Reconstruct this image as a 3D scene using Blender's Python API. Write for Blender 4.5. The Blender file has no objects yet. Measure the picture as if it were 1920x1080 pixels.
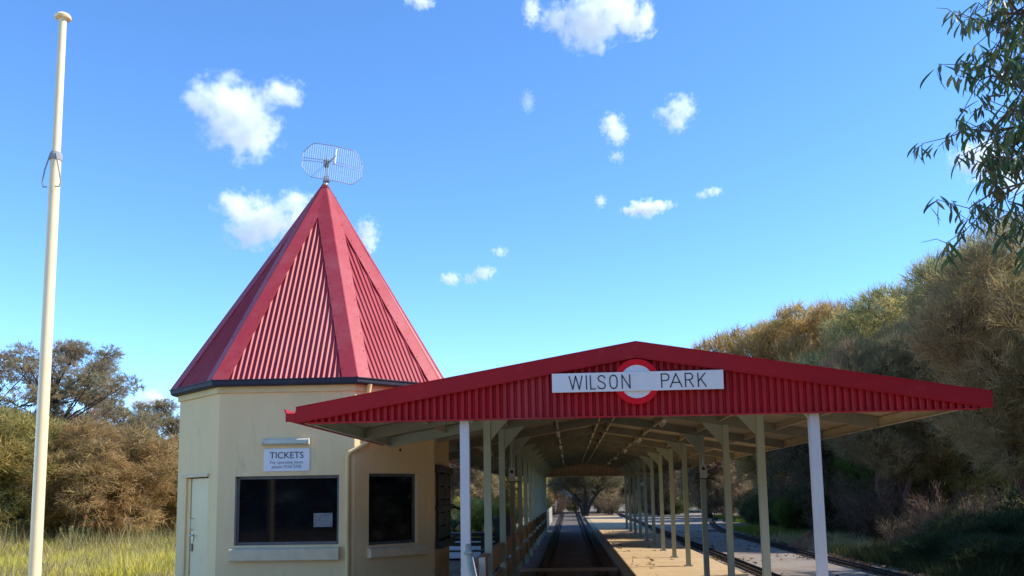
import bpy, bmesh, math, random
import numpy as np
from mathutils import Vector, Matrix

scene = bpy.context.scene
col = scene.collection
R = math.radians

# ------------------------------------------------------------------ camera
F_PX, PITCH, ROLL, YAW, PPY, EYE = 1649.1473, .1249, .0159, .0627, 720.0, 1.6
cd = bpy.data.cameras.new('camera')
cam = bpy.data.objects.new('camera', cd); col.objects.link(cam)
cd.sensor_fit = 'HORIZONTAL'; cd.sensor_width = 36.0
cd.lens = F_PX / 1920 * 36.0
cd.shift_y = (PPY - 540) / 1920
cd.clip_start = .1; cd.clip_end = 6000
_r = Vector((math.cos(YAW), math.sin(YAW), 0)); _h = Vector((-math.sin(YAW), math.cos(YAW), 0)); _z = Vector((0, 0, 1))
_f = _h * math.cos(PITCH) + _z * math.sin(PITCH); _u = -_h * math.sin(PITCH) + _z * math.cos(PITCH)
_rc = _r * math.cos(ROLL) - _u * math.sin(ROLL); _uc = _r * math.sin(ROLL) + _u * math.cos(ROLL)
M = Matrix((_rc, _uc, -_f)).transposed().to_4x4(); M.translation = Vector((0, 0, EYE))
cam.matrix_world = M
scene.camera = cam

# ------------------------------------------------------------------ sky, sun, exposure
SUN_EL, SUN_BACK = R(39.5), R(3)          # sun to the right, a little beyond the shelter
wd = bpy.data.worlds.new('World'); scene.world = wd; wd.use_nodes = True
wn = wd.node_tree.nodes; wl = wd.node_tree.links
for n in list(wn): wn.remove(n)
wo = wn.new('ShaderNodeOutputWorld'); wb = wn.new('ShaderNodeBackground')
sk = wn.new('ShaderNodeTexSky'); sk.sky_type = 'NISHITA'; sk.sun_disc = False
sk.sun_elevation = SUN_EL; sk.sun_rotation = R(90) - SUN_BACK
sk.altitude = 3000; sk.air_density = .95; sk.dust_density = 0; sk.ozone_density = 4
hs = wn.new('ShaderNodeHueSaturation'); hs.inputs['Saturation'].default_value = 1.13
wl.new(sk.outputs[0], hs.inputs['Color']); wl.new(hs.outputs[0], wb.inputs[0]); wl.new(wb.outputs[0], wo.inputs[0])
wb.inputs[1].default_value = .136
sd = bpy.data.lights.new('sun', 'SUN'); sun = bpy.data.objects.new('sun', sd); col.objects.link(sun)
sd.energy = 2.3; sd.angle = R(.53); sd.color = (1, .93, .82)
sdir = Vector((math.cos(SUN_EL) * math.cos(SUN_BACK), math.cos(SUN_EL) * math.sin(SUN_BACK), math.sin(SUN_EL)))
sun.rotation_euler = sdir.to_track_quat('Z', 'Y').to_euler(); sun.location = sdir * 60
vs = scene.view_settings
vs.view_transform = 'Standard'; vs.look = 'None'; vs.gamma = 1; vs.exposure = 1.5; vs.use_curve_mapping = False
cy_ = scene.cycles
cy_.use_denoising = True; cy_.max_bounces = 8; cy_.diffuse_bounces = 5; cy_.volume_bounces = 6
cy_.volume_step_rate = 1.0; cy_.volume_max_steps = 256; cy_.transparent_max_bounces = 12

# ------------------------------------------------------------------ helpers
class MB:
    def __init__(s): s.v = []; s.f = []; s.m = []; s.cur = 0
    def add(s, vs_, fs):
        b = len(s.v); s.v += [tuple(p) for p in vs_]; s.f += [tuple(i + b for i in f) for f in fs]; s.m += [s.cur] * len(fs); return s
    def box(s, x0, x1, y0, y1, z0, z1):
        return s.add([(x0,y0,z0),(x1,y0,z0),(x1,y1,z0),(x0,y1,z0),(x0,y0,z1),(x1,y0,z1),(x1,y1,z1),(x0,y1,z1)],
                     [(0,3,2,1),(4,5,6,7),(0,1,5,4),(1,2,6,5),(2,3,7,6),(3,0,4,7)])
    def bar(s, a, b, w, h, up=(0,0,1)):
        a, b = Vector(a), Vector(b); d = (b - a).normalized(); up = Vector(up)
        sx = d.cross(up).normalized(); u = sx.cross(d).normalized()
        vs_ = []
        for p in (a, b):
            for i, j in ((-1,-1),(1,-1),(1,1),(-1,1)): vs_.append(p + sx * (w / 2 * i) + u * (h / 2 * j))
        return s.add(vs_, [(0,1,2,3),(7,6,5,4),(0,4,5,1),(1,5,6,2),(2,6,7,3),(3,7,4,0)])
    def tube(s, pts, rad, n=8, cap=True):
        pts = [Vector(p) for p in pts]; k = len(pts)
        rad = rad if isinstance(rad, (list, tuple)) else [rad] * k
        vs_ = []; ref = None
        for i, p in enumerate(pts):
            d = (pts[min(i + 1, k - 1)] - pts[max(i - 1, 0)]).normalized()
            if ref is None: ref = Vector((1, 0, 0)) if abs(d.x) < .8 else Vector((0, 1, 0))
            a = d.cross(ref).normalized(); ref = a.cross(d).normalized()
            for j in range(n):
                t = 2 * math.pi * j / n; vs_.append(p + (ref * math.cos(t) + a * math.sin(t)) * rad[i])
        fs = [(i * n + j, i * n + (j + 1) % n, (i + 1) * n + (j + 1) % n, (i + 1) * n + j) for i in range(k - 1) for j in range(n)]
        if cap: fs += [tuple(range(n))[::-1], tuple((k - 1) * n + j for j in range(n))]
        return s.add(vs_, fs)
    def lathe(s, prof, c=(0,0,0), n=16):
        vs_ = [(c[0] + r * math.cos(2*math.pi*j/n), c[1] + r * math.sin(2*math.pi*j/n), c[2] + z) for r, z in prof for j in range(n)]
        k = len(prof)
        fs = [(i*n+j, i*n+(j+1)%n, (i+1)*n+(j+1)%n, (i+1)*n+j) for i in range(k-1) for j in range(n)]
        fs += [tuple(range(n))[::-1], tuple((k-1)*n+j for j in range(n))]
        return s.add(vs_, fs)
    def prism(s, poly, a, b):
        """poly: points; extruded from offset vector a to offset vector b"""
        n = len(poly); a, b = Vector(a), Vector(b)
        vs_ = [Vector(p) + a for p in poly] + [Vector(p) + b for p in poly]
        return s.add(vs_, [tuple(range(n))[::-1], tuple(range(n, 2*n))] + [(i, (i+1)%n, n+(i+1)%n, n+i) for i in range(n)])
    def mesh(s, name, mats, smooth=False):
        me = bpy.data.meshes.new(name); me.from_pydata(s.v, [], s.f)
        for m in (mats if isinstance(mats, (list, tuple)) else [mats]): me.materials.append(m)
        if any(s.m): me.polygons.foreach_set('material_index', s.m)
        bm = bmesh.new(); bm.from_mesh(me); bmesh.ops.recalc_face_normals(bm, faces=bm.faces); bm.to_mesh(me); bm.free()
        if smooth:
            me.polygons.foreach_set('use_smooth', [True] * len(me.polygons))
            try: me.set_sharp_from_angle(angle=R(40))
            except Exception: pass
        return me
    def build(s, name, mats, parent=None, smooth=False):
        return obj(name, s.mesh(name, mats, smooth), parent)

def obj(name, me, parent=None):
    o = bpy.data.objects.new(name, me); col.objects.link(o)
    if parent is not None: o.parent = parent
    return o
def tag(o, label=None, cat=None, group=None, kind=None):
    if label: o['label'] = label
    if cat: o['category'] = cat
    if group: o['group'] = group
    if kind: o['kind'] = kind
    return o
def thing(name, label, cat, loc=(0,0,0), rz=0, group=None):
    o = bpy.data.objects.new(name, None); col.objects.link(o); o.location = loc; o.rotation_euler = (0, 0, rz)
    o.empty_display_size = .2
    return tag(o, label, cat, group)
def copy_tree(o, parent=None):
    c = o.copy(); col.objects.link(c); c.parent = parent
    for ch in list(o.children): copy_tree(ch, c)
    return c

# ------------------------------------------------------------------ materials
def mat(name, color, rough=.6, var=None, bump=None, metal=0, spec=.5, stretch=None, coat=0):
    """var: list of (scale, colour, lo, hi, detail) laid over by noise; bump: (scale, strength)"""
    m = bpy.data.materials.new(name); m.use_nodes = True
    nt = m.node_tree; b = nt.nodes['Principled BSDF']; L = nt.links
    b.inputs['Roughness'].default_value = rough; b.inputs['Metallic'].default_value = metal
    b.inputs['Specular IOR Level'].default_value = spec
    if coat: b.inputs['Coat Weight'].default_value = coat; b.inputs['Coat Roughness'].default_value = .25
    tc = nt.nodes.new('ShaderNodeTexCoord'); src = tc.outputs['Object']
    if stretch:
        mp = nt.nodes.new('ShaderNodeMapping'); mp.inputs['Scale'].default_value = stretch
        L.new(src, mp.inputs[0]); src = mp.outputs[0]
    b.inputs['Base Color'].default_value = (*color, 1)
    prev = None
    for i, (sc, c2, lo, hi, det) in enumerate(var or []):
        nz = nt.nodes.new('ShaderNodeTexNoise'); nz.inputs['Scale'].default_value = sc; nz.inputs['Detail'].default_value = det
        nz.inputs['Roughness'].default_value = .62
        L.new(src, nz.inputs['Vector'])
        mr = nt.nodes.new('ShaderNodeMapRange'); mr.inputs[1].default_value = lo; mr.inputs[2].default_value = hi
        L.new(nz.outputs['Fac'], mr.inputs[0])
        mx = nt.nodes.new('ShaderNodeMix'); mx.data_type = 'RGBA'
        L.new(mr.outputs[0], mx.inputs[0])
        if prev is None: mx.inputs[6].default_value = (*color, 1)
        else: L.new(prev, mx.inputs[6])
        mx.inputs[7].default_value = (*c2, 1); prev = mx.outputs[2]
    if prev is not None: L.new(prev, b.inputs['Base Color'])
    if bump:
        nz = nt.nodes.new('ShaderNodeTexNoise'); nz.inputs['Scale'].default_value = bump[0]; nz.inputs['Detail'].default_value = 6
        L.new(src, nz.inputs['Vector'])
        bp = nt.nodes.new('ShaderNodeBump'); bp.inputs['Strength'].default_value = bump[1]; bp.inputs['Distance'].default_value = .02
        L.new(nz.outputs['Fac'], bp.inputs['Height']); L.new(bp.outputs[0], b.inputs['Normal'])
    return m

def foliage_mat(name, transl=.3, rough=.6, hue=.006):
    m = bpy.data.materials.new(name); m.use_nodes = True; nt = m.node_tree; L = nt.links
    b = nt.nodes['Principled BSDF']; out = nt.nodes['Material Output']
    at = nt.nodes.new('ShaderNodeAttribute'); at.attribute_name = 'Col'
    oi = nt.nodes.new('ShaderNodeObjectInfo'); h = nt.nodes.new('ShaderNodeHueSaturation')
    mr = nt.nodes.new('ShaderNodeMapRange'); mr.inputs[3].default_value = .5 - hue; mr.inputs[4].default_value = .5 + hue
    mv = nt.nodes.new('ShaderNodeMapRange'); mv.inputs[3].default_value = .88; mv.inputs[4].default_value = 1.12
    L.new(oi.outputs['Random'], mr.inputs[0]); L.new(oi.outputs['Random'], mv.inputs[0])
    L.new(mr.outputs[0], h.inputs['Hue']); L.new(mv.outputs[0], h.inputs['Value']); L.new(at.outputs['Color'], h.inputs['Color'])
    L.new(h.outputs[0], b.inputs['Base Color']); b.inputs['Roughness'].default_value = rough; b.inputs['Specular IOR Level'].default_value = .3
    tr = nt.nodes.new('ShaderNodeBsdfTranslucent'); L.new(h.outputs[0], tr.inputs[0])
    mx = nt.nodes.new('ShaderNodeMixShader'); mx.inputs[0].default_value = transl
    L.new(b.outputs[0], mx.inputs[1]); L.new(tr.outputs[0], mx.inputs[2]); L.new(mx.outputs[0], out.inputs[0])
    return m

m_wall = mat('cream_render', (.86, .635, .335), .85, [(1.3, (.79, .575, .30), .35, .7, 5), (5, (.87, .66, .365), .5, .75, 5), (9, (.58, .43, .25), .60, .82, 6)], (90, .12), stretch=(1, 1, .18))
m_trim = mat('cream_trim', (.80, .59, .27), .7, [(3, (.70, .51, .24), .4, .7, 4), (11, (.52, .38, .19), .64, .85, 5)])
m_sill = mat('cream_sill', (.76, .60, .38), .75, [(5, (.64, .50, .31), .45, .75, 5), (16, (.42, .33, .21), .62, .85, 5)], (60, .1))
m_door = mat('cream_door', (.80, .64, .36), .55, [(2, (.74, .58, .33), .4, .7, 4), (12, (.58, .45, .27), .64, .85, 5)])
m_red = mat('tower_red_sheet', (.385, .033, .043), .48, [(.8, (.42, .075, .083), .46, .70, 6), (5, (.30, .022, .031), .52, .8, 6), (26, (.23, .022, .03), .62, .85, 4)], (2.5, .15), 0, .35, stretch=(1, 1, .3))
m_redflat = mat('tower_red_flashing', (.40, .040, .050), .48, [(1.4, (.44, .09, .098), .45, .72, 6), (9, (.32, .028, .037), .55, .8, 6), (30, (.21, .022, .03), .62, .85, 4)], (5, .2), 0, .35)
m_gable = mat('gable_red_sheet', (.43, .012, .017), .5, [(.55, (.47, .085, .09), .57, .75, 6), (2.2, (.36, .010, .016), .45, .7, 6), (16, (.27, .012, .017), .62, .85, 5)], (5, .12), 0, .3, stretch=(1, 1, .35))
m_barge = mat('barge_red', (.41, .008, .012), .48, [(1.6, (.34, .008, .014), .4, .7, 5), (7, (.45, .035, .04), .6, .8, 6), (25, (.28, .01, .015), .62, .85, 4)], (4, .12), 0, .3)
m_gutter = mat('charcoal_gutter', (.035, .042, .062), .6, [(6, (.06, .065, .085), .45, .8, 4)], None, 0, .2)
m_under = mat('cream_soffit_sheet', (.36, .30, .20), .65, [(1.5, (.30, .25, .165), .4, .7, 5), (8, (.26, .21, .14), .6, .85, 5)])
m_steel = mat('cream_purlin', (.50, .41, .27), .6, [(3, (.38, .30, .19), .4, .7, 5)])
m_sage = mat('sage_post_paint', (.37, .42, .325), .55, [(4, (.31, .36, .28), .4, .7, 5), (30, (.43, .47, .38), .6, .8, 4), (14, (.22, .19, .13), .66, .8, 5)], stretch=(1, 1, .4))
m_pale = mat('pale_post_paint', (.60, .61, .60), .5, [(5, (.52, .54, .53), .4, .75, 5), (26, (.38, .36, .32), .66, .82, 5)])
m_glass = mat('dark_window_glass', (.003, .0045, .006), .05, [(2.5, (.007, .011, .013), .45, .7, 4)], None, 0, .2)
m_alu = mat('grey_aluminium', (.10, .115, .135), .4, [(8, (.15, .16, .17), .45, .7, 4)], None, .3)
m_black = mat('dark_green_black', (.018, .018, .015), .55, [(7, (.04, .038, .03), .45, .75, 5)], (40, .2))
m_white = mat('white_board', (.80, .79, .76), .5, [(4, (.74, .73, .70), .45, .75, 5), (14, (.60, .58, .53), .64, .85, 5)])
m_signred = mat('roundel_red', (.78, .006, .016), .5, [(9, (.66, .01, .02), .5, .8, 4)], None, 0, .2)
m_ink = mat('black_lettering', (.012, .013, .016), .5)
m_navy = mat('navy_lettering', (.02, .025, .07), .5)
m_grey = mat('faded_grey_lettering', (.30, .32, .38), .6)
m_lamp = mat('cream_light_diffuser', (.60, .60, .50), .5, [(6, (.52, .52, .42), .4, .7, 3)])
m_rafter = mat('grey_green_rafter', (.24, .23, .165), .6, [(3, (.17, .165, .12), .4, .7, 5)])
m_galv = mat('galvanised_steel', (.50, .50, .49), .38, [(20, (.36, .36, .36), .4, .7, 4)], None, .6)
m_pole = mat('cream_white_pole', (.90, .75, .46), .3, [(2, (.86, .68, .38), .4, .75, 5), (30, (.6, .47, .28), .70, .88, 5)])
m_rope = mat('grey_rope', (.32, .32, .30), .9)
m_concrete = mat('ochre_platform', (.56, .40, .22), .9, [(.5, (.47, .325, .18), .4, .65, 6), (4, (.62, .47, .28), .5, .75, 6), (9, (.33, .215, .12), .62, .8, 6), (60, (.36, .25, .15), .6, .8, 4)], (120, .35))
m_coping = mat('platform_coping', (.36, .28, .18), .9, [(3, (.28, .21, .14), .4, .7, 6)], (80, .3))
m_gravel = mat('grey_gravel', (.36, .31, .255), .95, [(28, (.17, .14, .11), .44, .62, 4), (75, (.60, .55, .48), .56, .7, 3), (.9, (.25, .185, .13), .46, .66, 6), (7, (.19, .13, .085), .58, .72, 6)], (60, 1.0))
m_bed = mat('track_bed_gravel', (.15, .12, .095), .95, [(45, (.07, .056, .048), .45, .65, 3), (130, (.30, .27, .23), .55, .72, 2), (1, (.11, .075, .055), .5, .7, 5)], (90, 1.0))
m_rail = mat('dark_rail', (.03, .027, .026), .8, [(30, (.06, .042, .032), .5, .75, 4)], None, 0, .2)
m_sleeper = mat('dark_sleeper', (.13, .10, .08), .9)
m_ground = mat('leaf_litter_ground', (.17, .125, .075), .95, [(.35, (.24, .19, .12), .45, .65, 5), (3, (.10, .075, .045), .5, .7, 6), (25, (.28, .22, .14), .58, .75, 4)], (30, .8))
m_lawn = mat('grassy_ground', (.15, .15, .04), .95, [(.5, (.22, .19, .07), .45, .65, 5), (6, (.09, .10, .03), .5, .7, 5)], (25, .8))
m_path = mat('pale_path', (.46, .42, .36), .9, [(3, (.38, .34, .29), .4, .7, 5)], (80, .3))
m_mulch = mat('orange_brown_mulch', (.25, .105, .045), .95, [(8, (.16, .07, .035), .45, .6, 6), (40, (.33, .16, .075), .55, .7, 4)], (35, 1.0))
m_timber = mat('brown_timber_board', (.33, .21, .12), .75, [(3, (.26, .16, .09), .4, .7, 5)], (40, .2), stretch=(1, .2, 6))
m_cream = mat('cream_picket', (.66, .58, .42), .7, [(5, (.55, .47, .33), .45, .75, 4)])
m_bin = mat('black_bin_plastic', (.02, .021, .022), .45)
m_green = mat('grey_green_pipe', (.22, .28, .26), .4, [(12, (.16, .2, .19), .45, .7, 4)])
m_bark = mat('dark_bark', (.055, .04, .03), .95, [(6, (.03, .022, .018), .45, .65, 6), (18, (.085, .066, .052), .6, .8, 4)], (22, .8), stretch=(1, 1, .3))
m_barkred = mat('reddish_bark', (.16, .085, .055), .95, [(6, (.08, .045, .032), .45, .65, 6), (14, (.22, .15, .11), .6, .8, 4)], (22, .8), stretch=(1, 1, .3))
m_dead = mat('bleached_dead_wood', (.46, .42, .38), .9, [(8, (.3, .27, .24), .45, .7, 4)])
m_leaf = foliage_mat('needle_foliage', .5)
m_grass = foliage_mat('grass_blades', .35)
m_gum = foliage_mat('gum_leaves', .4, .4, .01)

# ------------------------------------------------------------------ setting: ground, beds, platform
GZ = -.14
mb = MB(); n = 24
xs = [-900, -300, -120, -60, -40] + list(range(-30, 34, 4)) + [60, 120, 300, 900]; ys = [-300, -60, -20] + list(range(-8, 100, 6)) + [160, 300, 900, 2500]
rng0 = random.Random(3)
grid = [[(x, y, GZ + (rng0.uniform(-.02, .0) if abs(x) < 6 else rng0.uniform(-.03, .03))) for x in xs] for y in ys]
nx = len(xs)
mb.add([p for r_ in grid for p in r_], [(j*nx+i, j*nx+i+1, (j+1)*nx+i+1, (j+1)*nx+i) for j in range(len(ys)-1) for i in range(nx-1)])
tag(mb.build('ground', m_ground, smooth=True), 'brown ground covered with leaf litter under the trees', 'ground', kind='structure')

def strip(name, mtl, left, right, z, label, cat):
    mb = MB(); k = len(left)
    mb.add([(x, y, z) for x, y in left] + [(x, y, z) for x, y in right], [(i, k + i, k + i + 1, i + 1) for i in range(k - 1)])
    return tag(mb.build(name, mtl), label, cat, kind='structure')
def curve_x(y, x0): return x0 + (0 if y < 30 else (y - 30) ** 2 * .0042)
Ys = list(range(2, 74, 3))
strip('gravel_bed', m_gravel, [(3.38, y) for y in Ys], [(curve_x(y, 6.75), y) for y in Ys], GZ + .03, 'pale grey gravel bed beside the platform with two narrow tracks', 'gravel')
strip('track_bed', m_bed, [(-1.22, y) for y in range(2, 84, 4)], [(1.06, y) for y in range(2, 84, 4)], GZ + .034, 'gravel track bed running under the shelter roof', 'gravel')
lawn = strip('lawn', m_lawn, [(-40, y) for y in range(6, 41, 5)], [(-6.9, y) for y in range(6, 41, 5)], GZ + .045, 'yellow green grassy field beside the ticket kiosk', 'grass field')
strip('path', m_path, [(-9, 24), (-6, 34)], [(-1.5, 24), (-1.5, 34)], GZ + .05, 'pale concrete path behind the ticket kiosk', 'path')

m_bounce = mat('bounce_concrete', (.56, .46, .33), .9, [(.7, (.48, .39, .28), .4, .7, 6), (9, (.40, .32, .23), .6, .8, 6)], (60, .3))
strip('bounce_slab', m_bounce, [(-14, -8), (-14, 12.5)], [(9, -8), (9, 12.5)], GZ + .026, 'added unseen concrete bouncing warm sunlight onto the kiosk and shelter fronts', 'bounce pavement')  # unseen paving added to bounce warm sunlight onto the front faces
pf = tag(MB().box(1.24, 3.36, 3, 63, GZ - .1, 0).build('platform', m_concrete), 'ochre concrete platform between the two rows of track', 'platform', kind='structure')
mb0 = MB().box(1.03, 1.232, 0, 1.99, GZ - .1, .004).mesh('coping_slab', m_coping)
for i in range(30):
    o = obj('coping_slab', mb0, pf); o.location = (0, 3 + i * 2.0, 0)
tag(MB().box(1.9, 2.35, 19.55, 19.61, .0, .006).build('drain_slot', m_rail, pf))

def track(x0, label, y0, y1, curved=False, gauge=.184):
    t = thing('railway_track', label, 'railway track', (0, 0, 0), 0, 'narrow miniature railway tracks')
    yy = [y0 + i * (y1 - y0) / 24 for i in range(25)]
    fx = (lambda y: curve_x(y, x0)) if curved else (lambda y: x0)
    for s_ in (-1, 1):
        mb = MB()
        for a, b in zip(yy[:-1], yy[1:]):
            pa, pb = (fx(a) + s_ * gauge / 2, a, GZ + .085), (fx(b) + s_ * gauge / 2, b, GZ + .085)
            mb.bar(pa, pb, .034, .06)
        mb.build('rail', m_rail, t)
    mb = MB(); y = y0
    while y < y1:
        x = fx(y); mb.box(x - .17, x + .17, y, y + .09, GZ + .01, GZ + .044); y += .32
    tag(mb.build('sleepers', m_sleeper, t), kind='stuff')
    return t
track(-.62, 'narrow track on the fence side under the shelter roof', 4, 80)
track(.66, 'narrow track hugging the platform edge under the shelter', 4, 80)
track(3.92, 'narrow track in gravel along the open edge of the platform', 4, 72)
track(6.22, 'narrow curving track at the outer edge of the gravel by the bushes', 4, 72, True)
cr = thing('plank_crossing', 'pale timber crossing laid across the shaded tracks', 'crossing', (0, 18.9, GZ + .03))
for i in range(4): MB().box(-1.1, 1.0, i * .2, i * .2 + .185, .0, .092).build('plank', m_coping, cr)

# ------------------------------------------------------------------ ticket kiosk
CX, CY, W, C, TY = -4.36, 15.381, 2.136, 1.056, .0216
ZG, ZA = 3.40, 7.333
kiosk = thing('ticket_kiosk', 'cream octagonal ticket kiosk with a tall pointed red roof', 'kiosk', (CX, CY, 0), TY)
OCT = [(-W,-C), (-C,-W), (C,-W), (W,-C), (W,C), (C,W), (-C,W), (-W,C)]   # L1 FL FR R1 R2 ...
def octs(k): return [(x * k, y * k) for x, y in OCT]
def face_frame(i):
    a, b = Vector((*OCT[i], 0)), Vector((*OCT[(i + 1) % 8], 0)); e = (b - a).normalized(); nrm = Vector((e.y, -e.x, 0)); return a, e, nrm, (b - a).length
def fbox(mb, i, u0, u1, d0, d1, z0, z1):
    """box in face coordinates: u along the face, d outward"""
    a, e, nn, L_ = face_frame(i)
    P = lambda u, d, z: a + e * u + nn * d + Vector((0, 0, z))
    return mb.add([P(u0,d0,z0),P(u1,d0,z0),P(u1,d1,z0),P(u0,d1,z0),P(u0,d0,z1),P(u1,d0,z1),P(u1,d1,z1),P(u0,d1,z1)],
                  [(0,3,2,1),(4,5,6,7),(0,1,5,4),(1,2,6,5),(2,3,7,6),(3,0,4,7)])
holes = {0: (.34, 1.20, GZ + .02, 1.952), 1: (.275, 1.878, .893, 1.938), 2: (.262, 1.188, .86, 1.957), 3: (.28, 1.84, .86, 1.98)}
wmb = MB(); TH = .14
for i in range(8):
    L_ = face_frame(i)[3]
    if i in holes:
        u0, u1, z0, z1 = holes[i]
        fbox(wmb, i, 0, u0, -TH, 0, GZ - .1, 3.28); fbox(wmb, i, u1, L_, -TH, 0, GZ - .1, 3.28)
        fbox(wmb, i, u0, u1, -TH, 0, z1, 3.28)
        if z0 > 0: fbox(wmb, i, u0, u1, -TH, 0, GZ - .1, z0)
    else: fbox(wmb, i, 0, L_, -TH, 0, GZ - .1, 3.28)
wall = wmb.build('wall', m_wall, kiosk)
MB().prism([(x * .92, y * .92, 0) for x, y in OCT], (0, 0, 3.20), (0, 0, 3.27)).build('ceiling_slab', m_trim, kiosk)
def octring(name, k0, k1, z0, z1, m):
    a, b = octs(k0), octs(k1); mb = MB()
    for i in range(8):
        j = (i + 1) % 8
        mb.add([(*a[i], z0), (*a[j], z0), (*b[j], z0), (*b[i], z0), (*a[i], z1), (*a[j], z1), (*b[j], z1), (*b[i], z1)],
               [(0,1,2,3), (7,6,5,4), (3,2,6,7), (1,0,4,5)])
    return mb.build(name, m, kiosk)
octring('fascia', .96, 1.016, 3.225, 3.335, m_trim)
octring('soffit_lining', .90, 1.012, 3.336, 3.36, m_trim)
# gutter: swept quad profile round the octagon
prof = [(1.018, 3.318), (1.052, 3.318), (1.066, 3.345), (1.069, 3.40), (1.076, 3.404), (1.076, 3.418), (1.062, 3.416), (1.058, 3.35), (1.02, 3.335)]
mb = MB(); np_ = len(prof)
vs_ = [(x * k, y * k, z) for k, z in prof for x, y in OCT]
mb.add(vs_, [(p*8+i, p*8+(i+1)%8, ((p+1)%np_)*8+(i+1)%8, ((p+1)%np_)*8+i) for p in range(np_) for i in range(8)])
mb.build('gutter', m_gutter, kiosk)
# roof faces: corrugated triangles + hip flashings
EK = 1.055
base = [Vector((x * EK, y * EK, ZG)) for x, y in OCT]; apex = Vector((0, 0, ZA))
PITCHC = .083
for i in range(8):
    a, b = base[i], base[(i + 1) % 8]; mid = (a + b) / 2; e = (b - a).normalized(); half = (b - a).length / 2
    up = (apex - mid); SL = up.length; up.normalize(); nn = e.cross(up).normalized()
    if nn.z < 0: nn = -nn
    mb = MB(); N = int(2 * half / PITCHC * 8); pts = []
    for k in range(N + 1):
        u = -half + 2 * half * k / N; l = SL * (1 - abs(u) / half)
        w_ = math.cos(2 * math.pi * u / PITCHC); h = .024 * (max(0, w_) ** 1.6) - .006
        pts.append((mid + e * u + nn * h, mid + e * u + nn * h + up * max(l - .02, 0)))
    vv = [p for q in pts for p in q]
    mb.add(vv, [(2*k, 2*k+2, 2*k+3, 2*k+1) for k in range(N)])
    mb.build('roof_sheet', m_red, kiosk, True)
for i in range(8):
    c0 = base[i]; hip = MB()
    for s_ in (1, -1):
        o_ = base[(i + s_) % 8]; e = (o_ - c0).normalized(); half = (o_ - c0).length / 2; mid = (c0 + o_) / 2
        up = (apex - mid); SL = up.length; un = up.normalized(); nn = e.cross(un).normalized()
        if nn.z < 0: nn = -nn
        ww = .225; off = nn * .026; ups = nn * .038
        ratio = ww / half
        E_ = c0 + e * ww; Mm = mid + un * (SL * (1 - 0)) if False else mid + un * SL * (1 - 0)
        # inner edge parallel to the hip, meeting the centre line below the apex
        Mm = mid + un * SL * (1 - ratio)
        hip.add([c0 + ups, E_ + off, Mm + off, apex + ups], [(0, 1, 2, 3)])
        hip.add([E_ + off, E_ + off * .2, Mm + off * .2, Mm + off], [(0, 1, 2, 3)])
        hip.add([c0 + ups, c0, E_ + off * .2, E_ + off], [(0, 1, 2, 3)])
    d = (apex - c0)
    o = hip.build('hip_flashing', m_redflat, kiosk)
    roll = MB().tube([c0 + Vector((c0.x, c0.y, 0)).normalized() * .012 + Vector((0, 0, .02)), apex + Vector((0, 0, .02))], .022, 8)
    roll.build('ridge_roll', m_redflat, o, True)
MB().lathe([(.11, ZA - .17), (.055, ZA - .02), (.04, ZA + .06)], n=10).build('apex_cap', m_galv, kiosk, True)
# screws on flashing lines
smb = MB(); rs = random.Random(5)
for i in (0, 1, 2):
    for s_, j in ((1, i), (-1, i + 1)):
        c0 = base[j]; o_ = base[(j + s_) % 8]; e = (o_ - c0).normalized()
        for k in range(12):
            t = (k + .5) / 12.5; p = c0.lerp(apex, t) + e * (.19 * (1 - t * .1)); 
            nn = e.cross((apex - (c0 + o_) / 2).normalized()).normalized(); nn = nn if nn.z > 0 else -nn
            p += nn * .028; smb.box(p.x - .007, p.x + .007, p.y - .007, p.y + .007, p.z - .007, p.z + .007)
tag(smb.build('roof_screws', m_red, kiosk), kind='stuff')

def window(i, u0, u1, z0, z1, rec, mull, name='window'):
    a, e, nn, L_ = face_frame(i)
    w = MB(); fw = .045
    fbox(w, i, u0 + .002, u1 - .002, -rec - .05, -rec, z0 + .002, z0 + fw); fbox(w, i, u0 + .002, u1 - .002, -rec - .05, -rec, z1 - fw, z1 - .002)
    fbox(w, i, u0 + .002, u0 + fw, -rec - .05, -rec, z0 + fw, z1 - fw); fbox(w, i, u1 - fw, u1 - .002, -rec - .05, -rec, z0 + fw, z1 - fw)
    win = w.build(name, m_alu, kiosk)
    for k in range(len(mull) - 1):
        p0, p1 = u0 + fw + mull[k] * (u1 - u0 - 2 * fw), u0 + fw + mull[k + 1] * (u1 - u0 - 2 * fw)
        p = MB(); d = -rec - .022 - .008 * (k % 2)
        fbox(p, i, p0, p1, d - .008, d, z0 + fw, z1 - fw); p.build('pane', m_glass, win)
    for q in mull[1:-1]:
        p = MB(); uq = u0 + fw + q * (u1 - u0 - 2 * fw)
        fbox(p, i, uq - .014, uq + .014, -rec - .04, -rec - .012, z0 + fw, z1 - fw); p.build('mullion', m_black, win)
    return win
def sill(win, i, u0, u1, z0, z1, out):
    a, e, nn, L_ = face_frame(i); P = lambda u, d, z: a + e * u + nn * d + Vector((0, 0, z))
    prof = [(-.06, z1), (out, z1 - .075), (out, z0), (.002, z0), (.002, z0 - .0)]
    prof = [(-.06, z1), (out * .9, z1 - .06), (out, z1 - .075), (out, z0 + .012), (out - .012, z0), (.002, z0), (.002, z1 - .045), (-.06, z1 - .03)]
    mb = MB(); n_ = len(prof)
    mb.add([P(u0, d, z) for d, z in prof] + [P(u1, d, z) for d, z in prof],
           [tuple(range(n_)), tuple(range(n_, 2 * n_))[::-1]] + [(k, (k + 1) % n_, n_ + (k + 1) % n_, n_ + k) for k in range(n_)])
    return mb.build('sill', m_sill, win)
w1 = window(1, *holes[1], .075, [0, 1]); sill(w1, 1, .235, 1.90, .665, .895, .10)
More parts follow.
